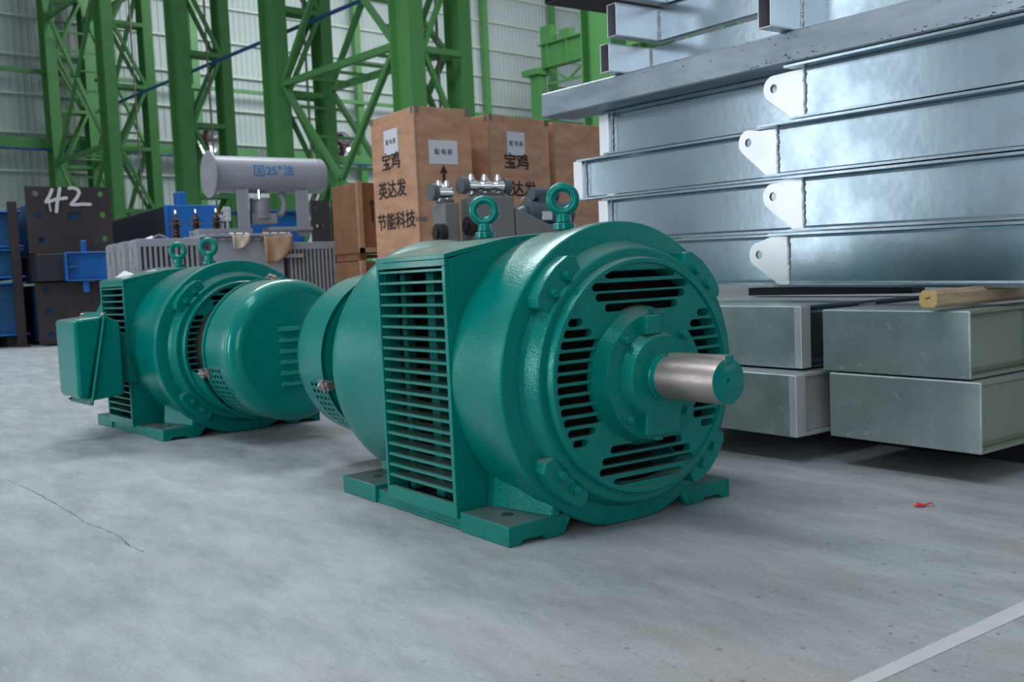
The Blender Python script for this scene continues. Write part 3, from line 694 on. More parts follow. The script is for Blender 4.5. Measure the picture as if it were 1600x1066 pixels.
frame_piece('galvanised frame with open stub tube, lowest of the left group on the dark tube', -3.55, 3.06, 3.32, 1.594, .128)
frame_piece('galvanised frame with open stub tube, second of the left group above the dark tube', -3.47, 3.04, 3.30, 1.738, .145)
frame_piece('galvanised frame whose stub tube is cut by the top edge, third of the left group', -3.40, 3.02, 3.29, 1.893, .145)
frame_piece('galvanised frame with open stub tube standing nearest, right of the left group', -2.585, 3.02, 3.20, 1.594, .15)
r = steel_thing('top_tube', 'dark underside of a steel tube poking out at the very top, left of the stack', 'steel tube', 0, 1.955)
p = at(2, 2.0, 860, 6); mb = MB()
for a, b, c, d in ((0, .3, 0, .004), (0, .3, .1, .104), (0, .004, 0, .1), (.296, .3, 0, .1)): mb.box(p.x+2-.0+a, p.x+2+b, 2.96, 3.9, c, d)
mb.build('tube_wall', RUSTIN, r)

# lower channel frames with closed ends
def low_frame(lb, x0, x1, y0, z0, z1, ln, lip=False, mat_=ZINC_FACE, side=OLIVE):
    r = thing('channel_frame', lb, 'steel frame', (x0, y0, z0), 0, 'galvanised channel frames at the bottom'); H_ = z1-z0-.003; W = x1-x0
    r.rotation_euler = (0, TILT*.4, math.radians(1.2))
    mb = MB(); mb.box(0, W, 0, .012, 0, H_); mb.build('end_face', mat_, r, bevel=.004)
    if lip:
        mb = MB(); mb.box(W-.03, W+.002, -.002, .055, 0.001, H_-.001); mb.build('corner_plate', ZINC_LIT, r, bevel=.003)
    mb = MB(); mb.box(W-.055, W-.004, .01, ln, 0, .010); mb.box(W-.055, W-.004, .01, ln, H_-.010, H_)
    mb.prism([(W-.05, .006), (W-.035, .012), (W-.030, .03), (W-.030, H_-.03), (W-.035, H_-.012), (W-.05, H_-.006), (W-.06, H_-.006), (W-.06, .006)], .012, ln, 1)
    o = mb.build('side_channel', side, r, smooth=False)
    mb = MB(); mb.box(0, .055, .01, ln, 0, .010); mb.box(0, .055, .01, ln, H_-.010, H_); mb.box(.03, .04, .01, ln, .01, H_-.01); mb.build('side_channel', side, r)
    mb = MB(); mb.box(.0, W-.004, .4, .47, .012, H_-.002); mb.box(.0, W-.004, 1.2, 1.27, .012, H_-.002); mb.box(.004, W-.01, .012, ln, H_-.006, H_+.0006)
    mb.build('top_plate', ZINC_FACE, r)
    return r
low_frame('galvanised channel frame at the bottom right, upper of the two, under the timber block', -2.245, -1.705, 2.915, .335, .552, 1.5)
low_frame('galvanised channel frame at the bottom right, lower of the two with white scratches', -2.215, -1.667, 2.905, .105, .332, 1.5)
low_frame('galvanised channel frame behind the motor shaft, upper of the left pair', -3.25, -2.365, 2.93, .337, .570, 1.2, True, side=ZINC)
low_frame('galvanised channel frame behind the motor shaft, lower of the left pair', -3.25, -2.30, 2.81, .105, .332, 1.2, True, side=ZINC_LIT)
# timbers, and dark bars added for the gap shade
def timber(lb, x, y, z, w_, h_, ln, ax=1, m=WOOD):
    r = thing('timber_or_shade_bar', lb, 'timber', (x, y, z)); mb = MB(); c = .012
    mb.prism([(c, 0), (w_-c, 0), (w_, c), (w_, h_-c), (w_-c, h_), (c, h_), (0, h_-c), (0, c)], 0, ln, 1); mb.build('beam', m, r, sharp=30)
    if m is WOOD:
        mb = MB(); mb.prism([(c, .002), (w_-c, .002), (w_-.002, c), (w_-.002, h_-c), (w_-c, h_-.002), (c, h_-.002), (.002, h_-c), (.002, c)], -.002, .0, 1); mb.build('sawn_end', WOODEND, r, smooth=False)
        mb = MB(); mb.bar((.022, -.0025, .030), (.040, -.0025, .034), .001, .003); mb.build('knot', INK, r, smooth=False)
    return r
timber('short pale timber block lying on the upper right channel frame under the galvanised beams', -1.838, 2.87, .557, .063, .056, .9)
r = thing('timber_or_shade_bar', 'dark bar added crosswise as the shade in the black gap under the galvanised beams', 'timber', (-3.2, 3.62, .5735)); mb = MB(); mb.box(0, .85, 0, .09, 0, .036); mb.build('beam', BLK, r)  # dark bar standing in for the shade between beams and frames
r = thing('timber_or_shade_bar', 'dark bar added far back as the shade in the gap above the right channel frames', 'timber', (-2.2, 4.02, .5555)); mb = MB(); mb.box(0, .34, 0, .09, 0, .05); mb.build('beam', BLK, r)  # second added dark bar, blocks the view so the gap reads as shade
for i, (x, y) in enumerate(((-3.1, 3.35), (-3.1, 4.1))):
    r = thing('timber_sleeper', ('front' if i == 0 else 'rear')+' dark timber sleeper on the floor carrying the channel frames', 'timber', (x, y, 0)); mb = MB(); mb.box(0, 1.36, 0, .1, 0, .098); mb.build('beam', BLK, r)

# ------------------------------------------------------------------ plywood crates
def crate(lb, corner, rz, wx, wy, ht, m=PLY, z=0, texts=True, corners=True):
    """corner = near vertical edge; box extends -x by wx and +y by wy"""
    r = thing('plywood_crate', lb, 'crate', (corner[0], corner[1], z), math.radians(rz), 'plywood crates behind the motors')
    mb = MB(); mb.box(-wx, 0, 0, wy, 0, ht); mb.build('panels', m, r, bevel=.006, smooth=False)
    mb = MB(); t = .004
    mb.box(-.012, t, -t, .012, 0, ht); mb.build('edge_strip', BATTEN, r, smooth=False)
    if corners:
        for a, b in ((-.06, .002), (-wx-.002, -wx+.06)):
            mb = MB(); mb.box(a, b, -.003, .05, ht-.06, ht+.003); mb.build('tin_corner', TIN, r, smooth=False)
        mb = MB(); mb.box(-.05, .004, wy-.06, wy+.003, ht-.06, ht+.003); mb.build('tin_corner', TIN, r, smooth=False)
    return r
def stencil(r, lines, face, fs=.14, bold=.0032):
    """lines: (text, u, z); face 'L' = -y face (u along x, from -wx..0), 'F' = +x face (u along y)"""
    for body, u, z, size, sx_ in lines:
        fr = frame((u, -.003, z), (1, 0, 0), (0, 0, 1)) if face == 'L' else frame((.003, u, z), (0, 1, 0), (0, 0, 1))
        text('lettering', body, size, INK, r, fr, sx_, .002, bold)
def paper(r, face, u, z, w_, h_, body='配 电 柜', size=.055):
    if face == 'L': mb = MB(); mb.box(u-w_/2, u+w_/2, -.004, -.001, z-h_/2, z+h_/2)
    else: mb = MB(); mb.box(.001, .004, u-w_/2, u+w_/2, z-h_/2, z+h_/2)
    pz = mb.build('paper_label', PAPER, r, smooth=False)
    fr = frame((u, -.006, z), (1, 0, 0), (0, 0, 1)) if face == 'L' else frame((.006, u, z), (0, 1, 0), (0, 0, 1))
    text('print', body, size, INKG, pz, fr, 1., .001, .001)
def arrow(r, face, u, z0, z1, w_):
    pts = [(u-w_*.16, z0), (u+w_*.16, z0), (u+w_*.16, z1-w_*.8), (u+w_*.5, z1-w_*.9), (u, z1), (u-w_*.5, z1-w_*.9), (u-w_*.16, z1-w_*.8)]
    mb = MB(); mb.prism(pts, *((-.004, -.001) if face == 'L' else (.001, .004)), 1 if face == 'L' else 0); mb.build('arrow_mark', INK, r, smooth=False)
CA = (-7.99, 4.637); crA = crate('tall light plywood crate with black Chinese stencilling and two paper labels, nearest of the crates', CA, 0, .86, .61, 2.3)
def uzL(px, py): q = at(1, CA[1], px, py); return q.x-CA[0], q.z
def uzF(px, py): q = at(0, CA[0], px, py); return q.y-CA[1], q.z
for body, px, py, s_ in (('宝鸡', 611, 254, .175), ('英达发', 613, 298, .175), ('节能科技', 619, 347, .17)):
    u, z = uzL(px, py); stencil(crA, [(body, u, z, s_, 1.05 if len(body) < 4 else 1.1)], 'L')
u, z = uzL(611, 222); paper(crA, 'L', u, z, .27, .235)
u, z = uzF(692.5, 238); paper(crA, 'F', u, z, .31, .22)
u, z0 = uzF(694, 285); _, z1 = uzF(694, 258); arrow(crA, 'F', u, z0, z1, .085)
for px, py in ((660, 342),):
    u, z = uzF(px, py); mb = MB(); mb.box(-.06, .005, -.006, .08, z-.02, z+.02); mb.build('metal_strap', TIN, crA, smooth=False)
CB = (-8.137, 5.551); rb = 10; crB = crate('plywood crate with one paper label and black Chinese stencilling, right of the tallest crate', CB, rb, .8, .865, 2.3)
def uzB(px, py):
    n = Vector((math.cos(math.radians(rb)), math.sin(math.radians(rb)), 0)); m_ = Vector((-n.y, n.x, 0)); o = Vector((0, 0, H_CAM)); d = ray(px, py); c = Vector((*CB, 0))
    t = (c-o).dot(n)/d.dot(n); p = o+d*t; return (p-c).dot(m_), p.z
for body, px, py in (('宝鸡', 807, 254), ('英达发', 809, 297), ('节能科技', 812, 342)):
    u, z = uzB(px, py); stencil(crB, [(body, u, z, .165, 1.1)], 'F')
u, z = uzB(806, 225); paper(crB, 'F', u, z, .25, .235)
crate('plain plywood crate partly hidden behind the left end of the galvanised beams', (-8.33, 6.50), 6, .8, .85, 2.3, corners=False)
def small_crate(lb, z, ht, ar):
    r = crate(lb, (-9.45, 4.75), 0, .6, .75, ht, PLY2, z, corners=False)
    for (a, b) in ((0, .055), (.34, .39)):
        mb = MB(); mb.box(0, .02, a, b, 0, ht+.01); mb.build('batten', BATTEN, r, smooth=False)
    mb = MB(); mb.box(0, .02, 0, .75, 0, .05); mb.build('batten', BATTEN, r, smooth=False)
    if ar: arrow(r, 'F', .17, .32, .56, .06)
small_crate('smaller darker plywood crate with an arrow, stacked left of the tall crate', 1.03, .73, True)
small_crate('lower dark plywood crate under the one with the arrow, left of the tall crate', .12, .82, False)
r = thing('crate_pallet', 'dark pallet under the smaller crates', 'pallet', (-9.8, 5.1, 0)); mb = MB(); mb.box(-.3, .35, -.35, .4, 0, .118); mb.build('deck', PLY2, r)
r = thing('crate_skid', 'pair of dark skids between the two smaller crates', 'skid', (-9.8, 5.1, .952)); mb = MB(); mb.box(-.25, .3, -.33, -.25, 0, .076); mb.box(-.25, .3, .25, .33, 0, .076); mb.box(-.2, .2, -.25, .25, .03, .06); mb.build('skid_rail', PLY2, r)

# ------------------------------------------------------------------ grey hydraulic units with chrome valves
def grey_unit(lb, pxc, pyt, pxl, pxr, X, zt, valve):
    c = at(0, X, pxc, pyt); l = at(1, c.y, pxl, pyt); rr = at(0, X, pxr, pyt)
    base = Vector((X, c.y, 0)); r = thing('hydraulic_unit', lb, 'machine', base, 0, 'grey hydraulic units in front of the crates')
    dx = X-l.x; wy = rr.y-c.y; zt = c.z
    mb = MB(); mb.box(-dx, 0, 0, wy, 0, zt); mb.build('tank', MDGREY, r, bevel=.01)
    mb = MB(); mb.box(-dx*.8, -dx*.2, wy*.15, wy*.85, zt, zt+.03); mb.build('top_plate', DKGREY, r)
    mb = MB(); mb.cyl((-dx*.15, -.06, zt-.22), (-dx*.15, .0, zt-.22), .07, 14); mb.cyl((-dx*.15, -.08, zt-.22), (-dx*.15, -.03, zt-.22), .04, 12); mb.build('port_knob', BLACK, r)
    n = valve; zc = zt+.085; y0v, y1v = -.02, wy-.01
    mb = MB(); mb.cyl((-dx*.5, y0v, zc), (-dx*.5, y1v, zc), .032, 16); mb.build('manifold', CHROME, r)
    for k in range(n):
        y = y0v+(k+.5)*(y1v-y0v)/n
        mb = MB(); mb.cyl((-dx*.5, y, zt+.02), (-dx*.5, y, zc+.06), .018, 12); mb.cyl((-dx*.5, y-.035, zc), (-dx*.5, y+.035, zc), .045, 16); mb.cyl((-dx*.5, y, zc+.04), (-dx*.5, y, zc+.085), .034, 10, r2=.018)
        mb.build('valve', CHROME, r)
    mb = MB(); mb.cyl((-dx*.5, y0v-.04, zc), (-dx*.5, y0v+.01, zc), .062, 18); mb.build('end_cap', DKGREY, r)
    if n > 2: mb = MB(); mb.cyl((-dx*.5, y1v-.01, zc), (-dx*.5, y1v+.04, zc), .058, 18); mb.build('end_cap', DKGREY, r)
grey_unit('narrow grey hydraulic unit with chrome valves, left of the two in front of the crates', 694, 317, 674, 717, -6.3, 1.28, 2)
grey_unit('wide grey hydraulic unit with chrome valves, right of the two in front of the crates', 742, 306, 718, 803, -6.22, 1.3, 3)
# sloping guard and small pump motor
c = at(0, -6.22, 804, 324); q = at(0, -6.22, 862, 352)
r = thing('sloping_guard', 'grey sloping sheet guard right of the wide grey hydraulic unit', 'guard', (-6.22, c.y, 0))
mb = MB(); mb.prism([(0.01, 0), (q.y-c.y+.5, 0), (q.y-c.y+.5, q.z-.33), (q.y-c.y, q.z), (0.01, c.z)], -.35, 0); mb.build('sheet', MDGREY, r, bevel=.008)
c2 = at(0, -6.75, 846, 328); r = thing('pump_motor', 'small blue-grey pump motor behind the sloping guard', 'motor', (-6.75, c2.y, 0))
mb = MB(); mb.cyl((0, -.17, c2.z-.03), (0, .28, c2.z-.03), .105, 24); mb.cyl((0, -.24, c2.z-.06), (0, -.17, c2.z-.03), .07, 20); mb.build('body', PUMPG, r)
mb = MB(); mb.cyl((0, -.10, c2.z+.13), (0, .16, c2.z+.13), .055, 18); mb.box(-.05, .05, -.05, .1, c2.z+.05, c2.z+.12); mb.build('start_capacitor', PUMPG, r)
mb = MB(); mb.box(.095, .108, -.07, .03, c2.z-.09, c2.z-.02); mb.build('rating_plate', PAPER, r)
mb = MB(); mb.box(-.08, .08, -.1, .2, 0, c2.z-.12); mb.build('stand', DKGREY, r)
c3 = at(0, -7.05, 817, 323); r = thing('gauge_block', 'small blue-grey valve block with a yellow tag and lifting ring behind the sloping guard', 'valve', (-7.05, c3.y, 0))
mb = MB(); mb.box(-.07, .07, -.14, .12, 0, c3.z); mb.build('body', PUMPG, r, bevel=.01)
mb = MB(); mb.torus((0, .02, c3.z+.05), .025, .008, (1, 0, 0), 20, 8); mb.cyl((0, .02, c3.z), (0, .02, c3.z+.03), .012, 8); mb.build('lifting_ring', STEEL, r)
mb = MB(); mb.box(.068, .076, -.12, -.02, c3.z-.07, c3.z-.01); mb.build('yellow_tag', mat('pale_yellow_sticker', srgb(205, 200, 150), .6), r)

# ------------------------------------------------------------------ transformer
TX, TY = -10.5, 3.55
T = thing('oil_transformer', 'light grey oil transformer with finned radiators and a horizontal oil tank lettered in blue', 'transformer', (TX, TY, 0))
def tmb(): return MB()
mb = MB(); mb.box(-1.25, 0, 0, .80, .12, 1.27); mb.build('tank', TGREY, T, bevel=.015)
mb = MB(); mb.box(-1.40, .05, -.09, .87, 1.27, 1.30); mb.box(-1.38, .03, -.07, .85, 1.235, 1.262); mb.build('cover', TGREY, T, bevel=.004)
mb = MB()
for k in range(10): mb.cyl((.035, -.05+k*.098, 1.225), (.035, -.05+k*.098, 1.312), .012, 8)
mb.build('cover_bolts', DKGREY, T)['kind'] = 'stuff'
mb = MB(); mb.box(-1.2, .0, .05, .15, 0, .12); mb.box(-1.2, .0, .65, .75, 0, .12); mb.build('skid', DKGREY, T)
def radiator(x1, y0, y1, z0, z1, n, dx=.30):
    mb = MB(); w_ = (y1-y0)/n
    for k in range(n): mb.box(x1-dx, x1, y0+k*w_, y0+k*w_+w_*.55, z0, z1)
    o = mb.build('radiator', TRAD, T, bevel=.006)
    mb = MB(); mb.box(x1-dx*.9, x1+.002, y0, y1, z1-.005, z1+.03); mb.box(x1-.012, x1+.003, y0, y1, z1-.05, z1); mb.build('header', TGREY, o, bevel=.004)
    return o
for k in range(3):
    x1 = 0-.42*k-(.05*k); o = radiator(x1, -.76, -.12, .45, 1.235, 12, .34)
    mb = MB(); mb.box(x1-.34, x1-.01, -.775, -.758, .45, 1.25); mb.build('end_sheet', TRAD, o, bevel=.004)
    mb = MB()
    for j in range(3): mb.cyl((x1-.09-.08*j, -.78, .5), (x1-.09-.08*j, -.78, .98), .014, 8)
    mb.cyl((x1-.17, -.779, 1.04), (x1-.17, -.779, 1.17), .03, 10)
    mb.build('pressed_rib', TRAD, o)
for k in range(2): radiator(-.02-.45*k, .88, 1.45, .45, 1.17, 12, .34)
mb = MB(); mb.box(-.02, .03, .80, 1.02, 1.03, 1.07); mb.build('bracket_bar', TGREY, T)
for k in range(2):
    mb = MB(); z = .6+.5*k; mb.cyl((-.15, -.14, z), (-.15, 0, z), .04, 12); mb.cyl((-.15, .8, z), (-.15, .9, z), .04, 12); mb.build('oil_pipe', TGREY, T)
# conservator
cxr, ccz, cyl0, cyl1 = -.62, 2.005, .22, 1.60
mb = MB(); mb.lathe([(cyl0, 0), (cyl0, .262), (cyl0+.02, .262), (cyl0+.02, .208), (cyl1-.13, .208), (cyl1-.125, .2105), (cyl1-.115, .208), (cyl1-.04, .206), (cyl1-.01, .185), (cyl1, .15), (cyl1, 0)], 64, cxr, ccz, ax=1)
cons = mb.build('conservator', TGREY, T, sharp=25)
mb = MB(); mb.lathe([(cyl0-.001, 0), (cyl0-.002, .235), (cyl0-.001, .235)], 48, cxr, ccz, ax=1); mb.build('end_disc', TRAD, cons)
me = curve_mesh('lifting_lug', [[(-.035, 0), (.035, 0), (.035, .07), (.02, .085), (-.02, .085), (-.035, .07)], circ(0, .05, .014, 12)], .012, frame((cxr, .86, ccz+.2), (0, 1, 0), (0, 0, 1))); link('lifting_lug', me, TGREY, cons)
def tx_text(body, y, size, sx_=1, dz=0):
    me_o = text('lettering', body, size, TXTBLUE, cons, Matrix.Identity(4), sx_, .002, .0022)
    for v in me_o.data.vertices:      # wrap round the cylinder
        s_ = v.co.y+dz; th = math.asin(max(-1, min(1, .03/.208)))+s_/.208
        rr_ = .2092+v.co.z; v.co = Vector((cxr+rr_*math.cos(th), y+v.co.x, ccz+rr_*math.sin(th)))

mb = MB()
for (a0_, a1_, b0_, b1_) in [(sx0, sx0+.014, -.062+.0124*i_, -.0496+.0124*i_) for i_ in range(10) for sx0 in (-.062, .048)]+[(-.048, .048, .050, .062), (-.048, .048, -.062, -.050), (-.030, .030, .022, .032), (-.028, .028, -.006, .004), (-.033, .033, -.036, -.026), (-.006, .006, -.026, -.006), (-.006, .006, .004, .022), (.014, .024, -.022, -.012)]: mb.box(.735+a0_, .735+a1_, b0_, b1_, 0, .002)
for v in mb.bm.verts:
    th = math.asin(.03/.208)+v.co.y/.208; rr_ = .2095+v.co.z; v.co = Vector((cxr+rr_*math.cos(th), v.co.x, ccz+rr_*math.sin(th)))
mb.build('lettering', TXTBLUE, cons, smooth=False)
tx_text('25', .885, .135, 1.0, -.005); tx_text('#', .985, .06, 1.1, .045); tx_text('油', 1.09, .135, 1.0, -.0)
for (ya, yb) in ((.485, .62), (1.19, 1.345)):
    mb = MB(); mb.prism([(cxr-.12, 1.30), (cxr+.14, 1.30), (cxr+.14, 1.83), (cxr+.10, 1.92), (cxr-.12, 1.83)], yb-.02, yb, 1); mb.box(cxr+.11, cxr+.135, ya, yb, 1.30, 1.83)
    mb.build('leg', TGREY, T, bevel=.003)
mb = MB(); mb.box(cxr-.12, cxr+.2, .0, .62, 1.30, 1.385); mb.box(cxr-.1, cxr+.18, .85, 1.36, 1.36, 1.40); mb.build('leg_base', TGREY, T, bevel=.003)
mb = MB(); mb.cyl((cxr, .80, 1.52), (cxr, .80, 1.74), .115, 24); mb.cyl((cxr, .80, 1.50), (cxr, .80, 1.53), .13, 20); mb.box(cxr-.08, cxr+.1, .66, .96, 1.44, 1.56); mb.build('gas_relay', TRAD, T, bevel=.004)
mb = MB(); mb.cyl((cxr+.1, .76, 1.72), (cxr+.1, .76, 1.84), .012, 10); mb.cyl((cxr+.1, .68, 1.72), (cxr+.1, .84, 1.72), .012, 10); mb.build('valve_handle', CHROME, T)
mb = MB()
pp = [Vector((cxr, 1.02+.075*math.cos(a), 1.68+.13*math.sin(a)-(0 if a > 0 else 0))) for a in [math.radians(t) for t in range(70, -100, -15)]]
for a, b in zip(pp, pp[1:]): mb.cyl(a, b, .035, 12)
mb.build('bent_pipe', TGREY, T)
def insulator(y, z0, x, sc=1.0):
    prof_ = [(0, .05), (.02, .05), (.03, .028)]
    z = .03
    for r_ in (.062, .062, .058, .09, .05): prof_ += [(z, .03), (z+.008, r_), (z+.02, r_*.9), (z+.03, .032)]; z += .043
    prof_ += [(z, .03), (z+.02, .016), (z+.075, .012), (z+.075, 0)]
    mb = MB(); mb.lathe([(z0+a*sc, b*sc) for a, b in prof_], 20, x, y, ax=2); o = mb.build('bushing', BRSH, T, sharp=30)
    mb = MB(); mb.cyl((x, y, z0+(z)*sc), (x, y, z0+(z+.085)*sc), .014, 8); mb.build('terminal', CHROME, o)
for k, px in enumerate((276, 301.5, 327)):
    q = at(0, TX-.75, px, (364, 358, 350)[k]); mb = MB()
    insulator(q.y-TY, 1.30, -.75+.12*k, .95)
for k, px in enumerate((344, 356)):
    q = at(0, TX-.5, px, 350); me = curve_mesh('busbar_flag', [[(-.04, 0), (.04, 0), (.04, .16), (-.04, .16)], circ(-.02, .05, .008, 10), circ(.02, .05, .008, 10), circ(-.02, .11, .008, 10), circ(.02, .11, .008, 10)], .01, frame((-.5, q.y-TY, 1.385+.09*k), (0, 1, 0), (0, 0, 1))); link('busbar_flag', me, PAPER, T)
    mb = MB(); mb.cyl((-.5, q.y-TY, 1.30), (-.5, q.y-TY, 1.39+.09*k), .02, 10); mb.build('busbar_stud', TGREY, T)
def rag(lb, y0, y1, ztop, zbot, m, taper):
    mb = MB(); bm = mb.bm; n, k_ = 12, 8; rows = []
    for i in range(n+1):
        t = i/n; row = []
        for j in range(k_+1):
            s_ = j/k_; y = y0+(y1-y0)*t; yy = y+(taper*(y0+.6*(y1-y0)-y))*s_*s_
            z = ztop-(ztop-zbot)*s_*(1 if m else 1)*(0.75+.25*math.sin(3*t+1)); x = .058+.03*math.sin(9*t+2*s_)*s_+.01*math.cos(13*t)
            if s_ < .01: x = -.02
            row.append(bm.verts.new((TX+x, TY+y, z if s_ > .01 else 1.312)))
        rows.append(row)
    for A_, B_ in zip(rows, rows[1:]):
        for j in range(k_): bm.faces.new([A_[j], A_[j+1], B_[j+1], B_[j]])
    o = mb.build('wrapping_paper', m, sharp=80); so = o.modifiers.new('s', 'SOLIDIFY'); so.thickness = .004; tag(o, lb, 'paper')
rag('pale wrapping paper hanging over the transformer cover, left of the brown piece', .20, .40, 1.30, 1.13, mat('pale_paper', srgb(196, 184, 170), .8, bump=.4, bscale=9), .1)
rag('brown wrapping paper hanging over the right end of the transformer cover', .55, .88, 1.30, .97, KRAFT, .8)
mb = MB(); bm = mb.bm; q = at(0, TX-.9, 250, 372)
gv = [[bm.verts.new((q.x+.1*j, q.y-.16+.07*i, 1.285+.035*math.sin(i*1.3)+.02*math.cos(j*2+i)+.01)) for j in range(4)] for i in range(6)]
for i in range(5):
    for j in range(3): bm.faces.new([gv[i][j], gv[i+1][j], gv[i+1][j+1], gv[i][j+1]])
o = mb.build('wrapping_paper', PAPER, sharp=80); so = o.modifiers.new('s', 'SOLIDIFY'); so.thickness = .004; tag(o, 'crumpled whitish paper on the radiators at the left of the transformer', 'paper')

# ------------------------------------------------------------------ blue steel members at the far left
def box_world(name, m, r, x0, x1, y0, y1, z0, z1, bevel=0.01):
    b = r.location; mb = MB(); mb.box(x0-b.x, x1-b.x, y0-b.y, y1-b.y, z0-b.z, z1-b.z); return mb.build(name, m, r, bevel=bevel)
def holes_plate(name, m, r, X, y0, y1, z0, z1, holes, hr=.045, t=.04, slot=None):
    b = r.location; loops = [[(y0, z0), (y1, z0), (y1, z1), (y0, z1)]]+[circ(y, z, hr, 16) for y, z in holes]
    if slot: loops.append([(slot[0], slot[2]), (slot[1], slot[2]), (slot[1], slot[3]), (slot[0], slot[3])])
    me = curve_mesh(name, loops, t, frame((X-b.x, -b.y, -b.z), (0, 1, 0), (0, 0, 1))); return link(name, me, m, r, smooth=False)
# member with the "42" base plate
r = thing('blue_column_member', 'blue steel member with a dark square end plate chalked 42', 'steel member', (-16, 3.3, 1.36))
holes_plate('end_plate', BROWN, r, -15.96, 2.70, 3.88, 1.36, 2.335, [(2.84, 2.235), (3.74, 2.235), (2.86, 1.92), (3.76, 1.92), (2.88, 1.56), (3.77, 1.56)], slot=(3.26, 3.43, 1.87, 1.95))
box_world('body', BLUED, r, -22, -16, 2.95, 3.7, 1.40, 2.2)
strokes = [[(.115, .30), (.085, .22), (.02, .10), (.06, .105), (.16, .145), (.31, .165)], [(.06, .11), (.075, -.05)], [(.225, .32), (.20, .20), (.17, .06), (.155, -.06)],
           [(.36, .325), (.42, .335), (.485, .30), (.50, .25), (.46, .17), (.39, .085), (.37, .06), (.45, .055), (.54, .065), (.645, .06)]]
mb = MB()
for n_, st in enumerate(strokes):
    wd = .02 if n_ == 1 else .046; pv = [Vector((.050, -.345+a*.97, .66+b_*.9)) for a, b_ in st]
    for q_, (a, b_) in enumerate(zip(pv, pv[1:])):
        o_ = Vector((.0007*(q_+5*n_), 0, 0)); mb.bar(a+o_, b_+o_, wd, .006, up=(1, 0, 0)); o_.x += .0003; mb.cyl(a+o_-Vector((.003, 0, 0)), a+o_+Vector((.003, 0, 0)), wd/2, 14); o_.x += .0002; mb.cyl(b_+o_-Vector((.003, 0, 0)), b_+o_+Vector((.003, 0, 0)), wd/2, 14)
mb.build('chalk_number', CHALK, r, smooth=False)
r = thing('blue_box_member', 'bright blue open box end with black side, below the plate chalked 42', 'steel member', (-15.5, 3.4, .92))
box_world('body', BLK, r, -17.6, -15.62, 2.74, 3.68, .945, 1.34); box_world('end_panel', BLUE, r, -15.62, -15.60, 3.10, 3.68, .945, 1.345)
box_world('side_flange', BLUE, r, -15.62, -15.48, 3.09, 3.11, .935, 1.35); box_world('top_flange', BLUE, r, -15.62, -15.50, 3.10, 3.68, 1.335, 1.35); box_world('bottom_flange', BLUE, r, -15.62, -15.50, 3.10, 3.68, .932, .946)
box_world('stiffener', BLUE, r, -15.6, -15.5, 3.12, 3.26, 1.13, 1.145); box_world('lug', BLUE, r, -15.62, -15.58, 3.33, 3.41, 1.35, 1.52); box_world('lug', BLUE, r, -15.62, -15.58, 3.33, 3.41, .76, .932)
r = thing('base_plate_member', 'steel member with large black holed end plate on the floor, far left', 'steel member', (-16, 3.2, 0))
holes_plate('end_plate', BROWN, r, -15.8, 2.72, 3.9, .03, .925, [(2.86, .82), (2.87, .50), (2.88, .16), (3.75, .82), (3.76, .5)]); box_world('body', BLUED, r, -22, -15.84, 2.8, 3.8, .05, .90)
lv = [('topmost blue beam of the pile left of the plate chalked 42', 1.50, 1.98), ('middle blue beam of the pile left of the plate chalked 42', 1.05, 1.42), ('lowest blue beam of the pile left of the plate chalked 42', .2, .93)]
for i, (lb, z0, z1) in enumerate(lv):
    r = thing('blue_beam', lb, 'steel beam', (-17, 2.4, z0), 0, 'blue beams piled at the far left')
    box_world('web', BLUED, r, -21, -16.4, 1.0, 2.66, z0, z1); box_world('top_flange', BLUE, r, -21, -16.3, 1.0, 2.69, z1, z1+.03); box_world('bottom_flange', BLUE, r, -21, -16.3, 1.0, 2.69, z0-.03, z0)
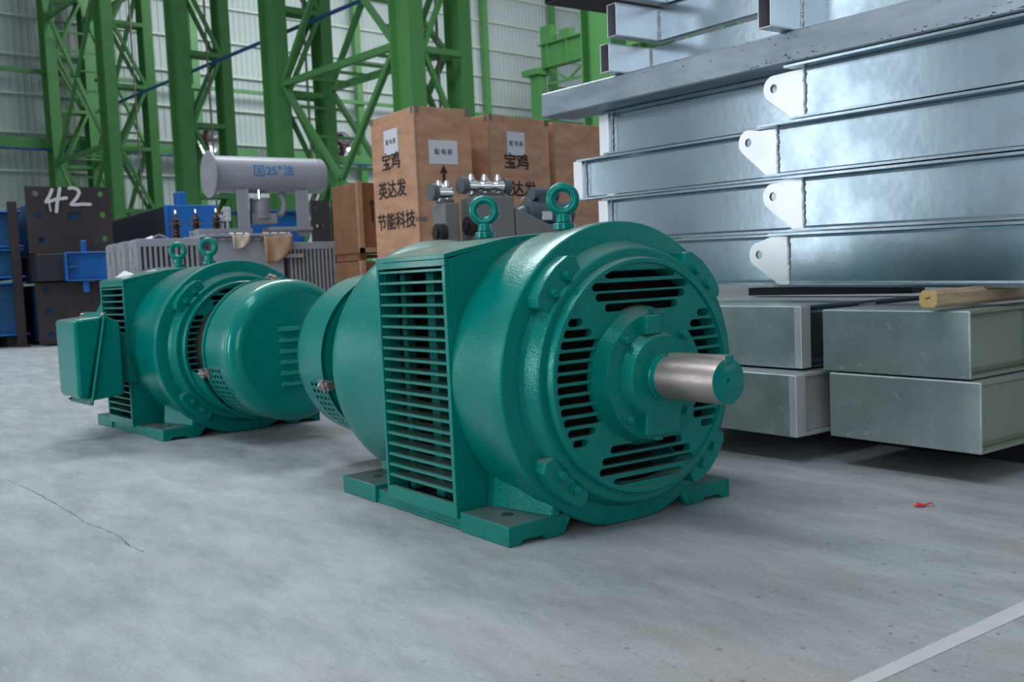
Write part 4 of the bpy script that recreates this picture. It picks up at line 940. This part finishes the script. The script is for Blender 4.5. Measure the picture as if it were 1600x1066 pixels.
r = thing('steel_stanchion', 'dark upright steel post standing against the blue beams at the far left', 'post', (-16.2, 2.55, 0)); mb = MB(); mb.box(-.05, .05, -.06, .06, 0, 2.13); mb.box(-.1, .1, -.1, .1, 0, .03); mb.build('post', BROWN, r)
r = thing('blue_top_box', 'bright blue box end at the left edge of the photo above the blue beams', 'steel member', (-17, 2.2, 2.02)); box_world('body', BLUE, r, -18, -16.5, 1.6, 2.44, 2.02, 2.13)
for i, y in enumerate((1.6, 2.5)):
    r = thing('floor_bearer', ('left' if i == 0 else 'right')+' black bearer under the pile of blue beams', 'bearer', (-17, y, 0)); box_world('block', BLK, r, -20, -16.5, y-.1, y+.1, 0, .17)
# big black/blue box behind the transformer
r = thing('blue_box_section', 'large box section with bright blue end and black side behind the porcelain bushings', 'steel member', (-16, 5, 0))
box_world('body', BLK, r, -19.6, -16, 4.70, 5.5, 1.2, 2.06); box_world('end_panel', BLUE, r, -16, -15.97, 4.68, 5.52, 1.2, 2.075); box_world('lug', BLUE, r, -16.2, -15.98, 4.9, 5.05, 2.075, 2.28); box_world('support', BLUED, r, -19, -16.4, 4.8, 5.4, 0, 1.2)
box_world('stiffener', BLUE, r, -15.97, -15.88, 4.68, 4.70, 1.2, 2.07)
r = thing('blue_girder', 'blue girder behind the right leg of the white oil tank', 'steel member', (-16, 6.6, 0))
box_world('web', BLUE, r, -16.4, -16.2, 6.0, 7.1, 1.0, 1.95); box_world('top_flange', BLUED, r, -16.6, -16.05, 5.9, 7.1, 1.95, 2.0); box_world('support', BLUED, r, -16.5, -16.2, 6.2, 7.0, 0, 1.0)
for i, (y0, y1, zb_) in enumerate(((7.12, 7.46, .0), (7.50, 7.95, .0))):
    r = thing('holed_plate', ('left' if i == 0 else 'right')+' of two upright dark brown plates with bolt holes beside the small crates', 'steel plate', (-15.9, (y0+y1)/2, 0), 0, 'upright holed plates')
    holes_plate('plate', BROWN, r, -15.9, y0, y1, zb_, 2.15, [(y0+.1, 2.03), (y1-.12, 2.03), (y0+.1, 1.72), (y1-.12, 1.72), (y0+.1, 1.35), (y1-.12, 1.35)], .03)
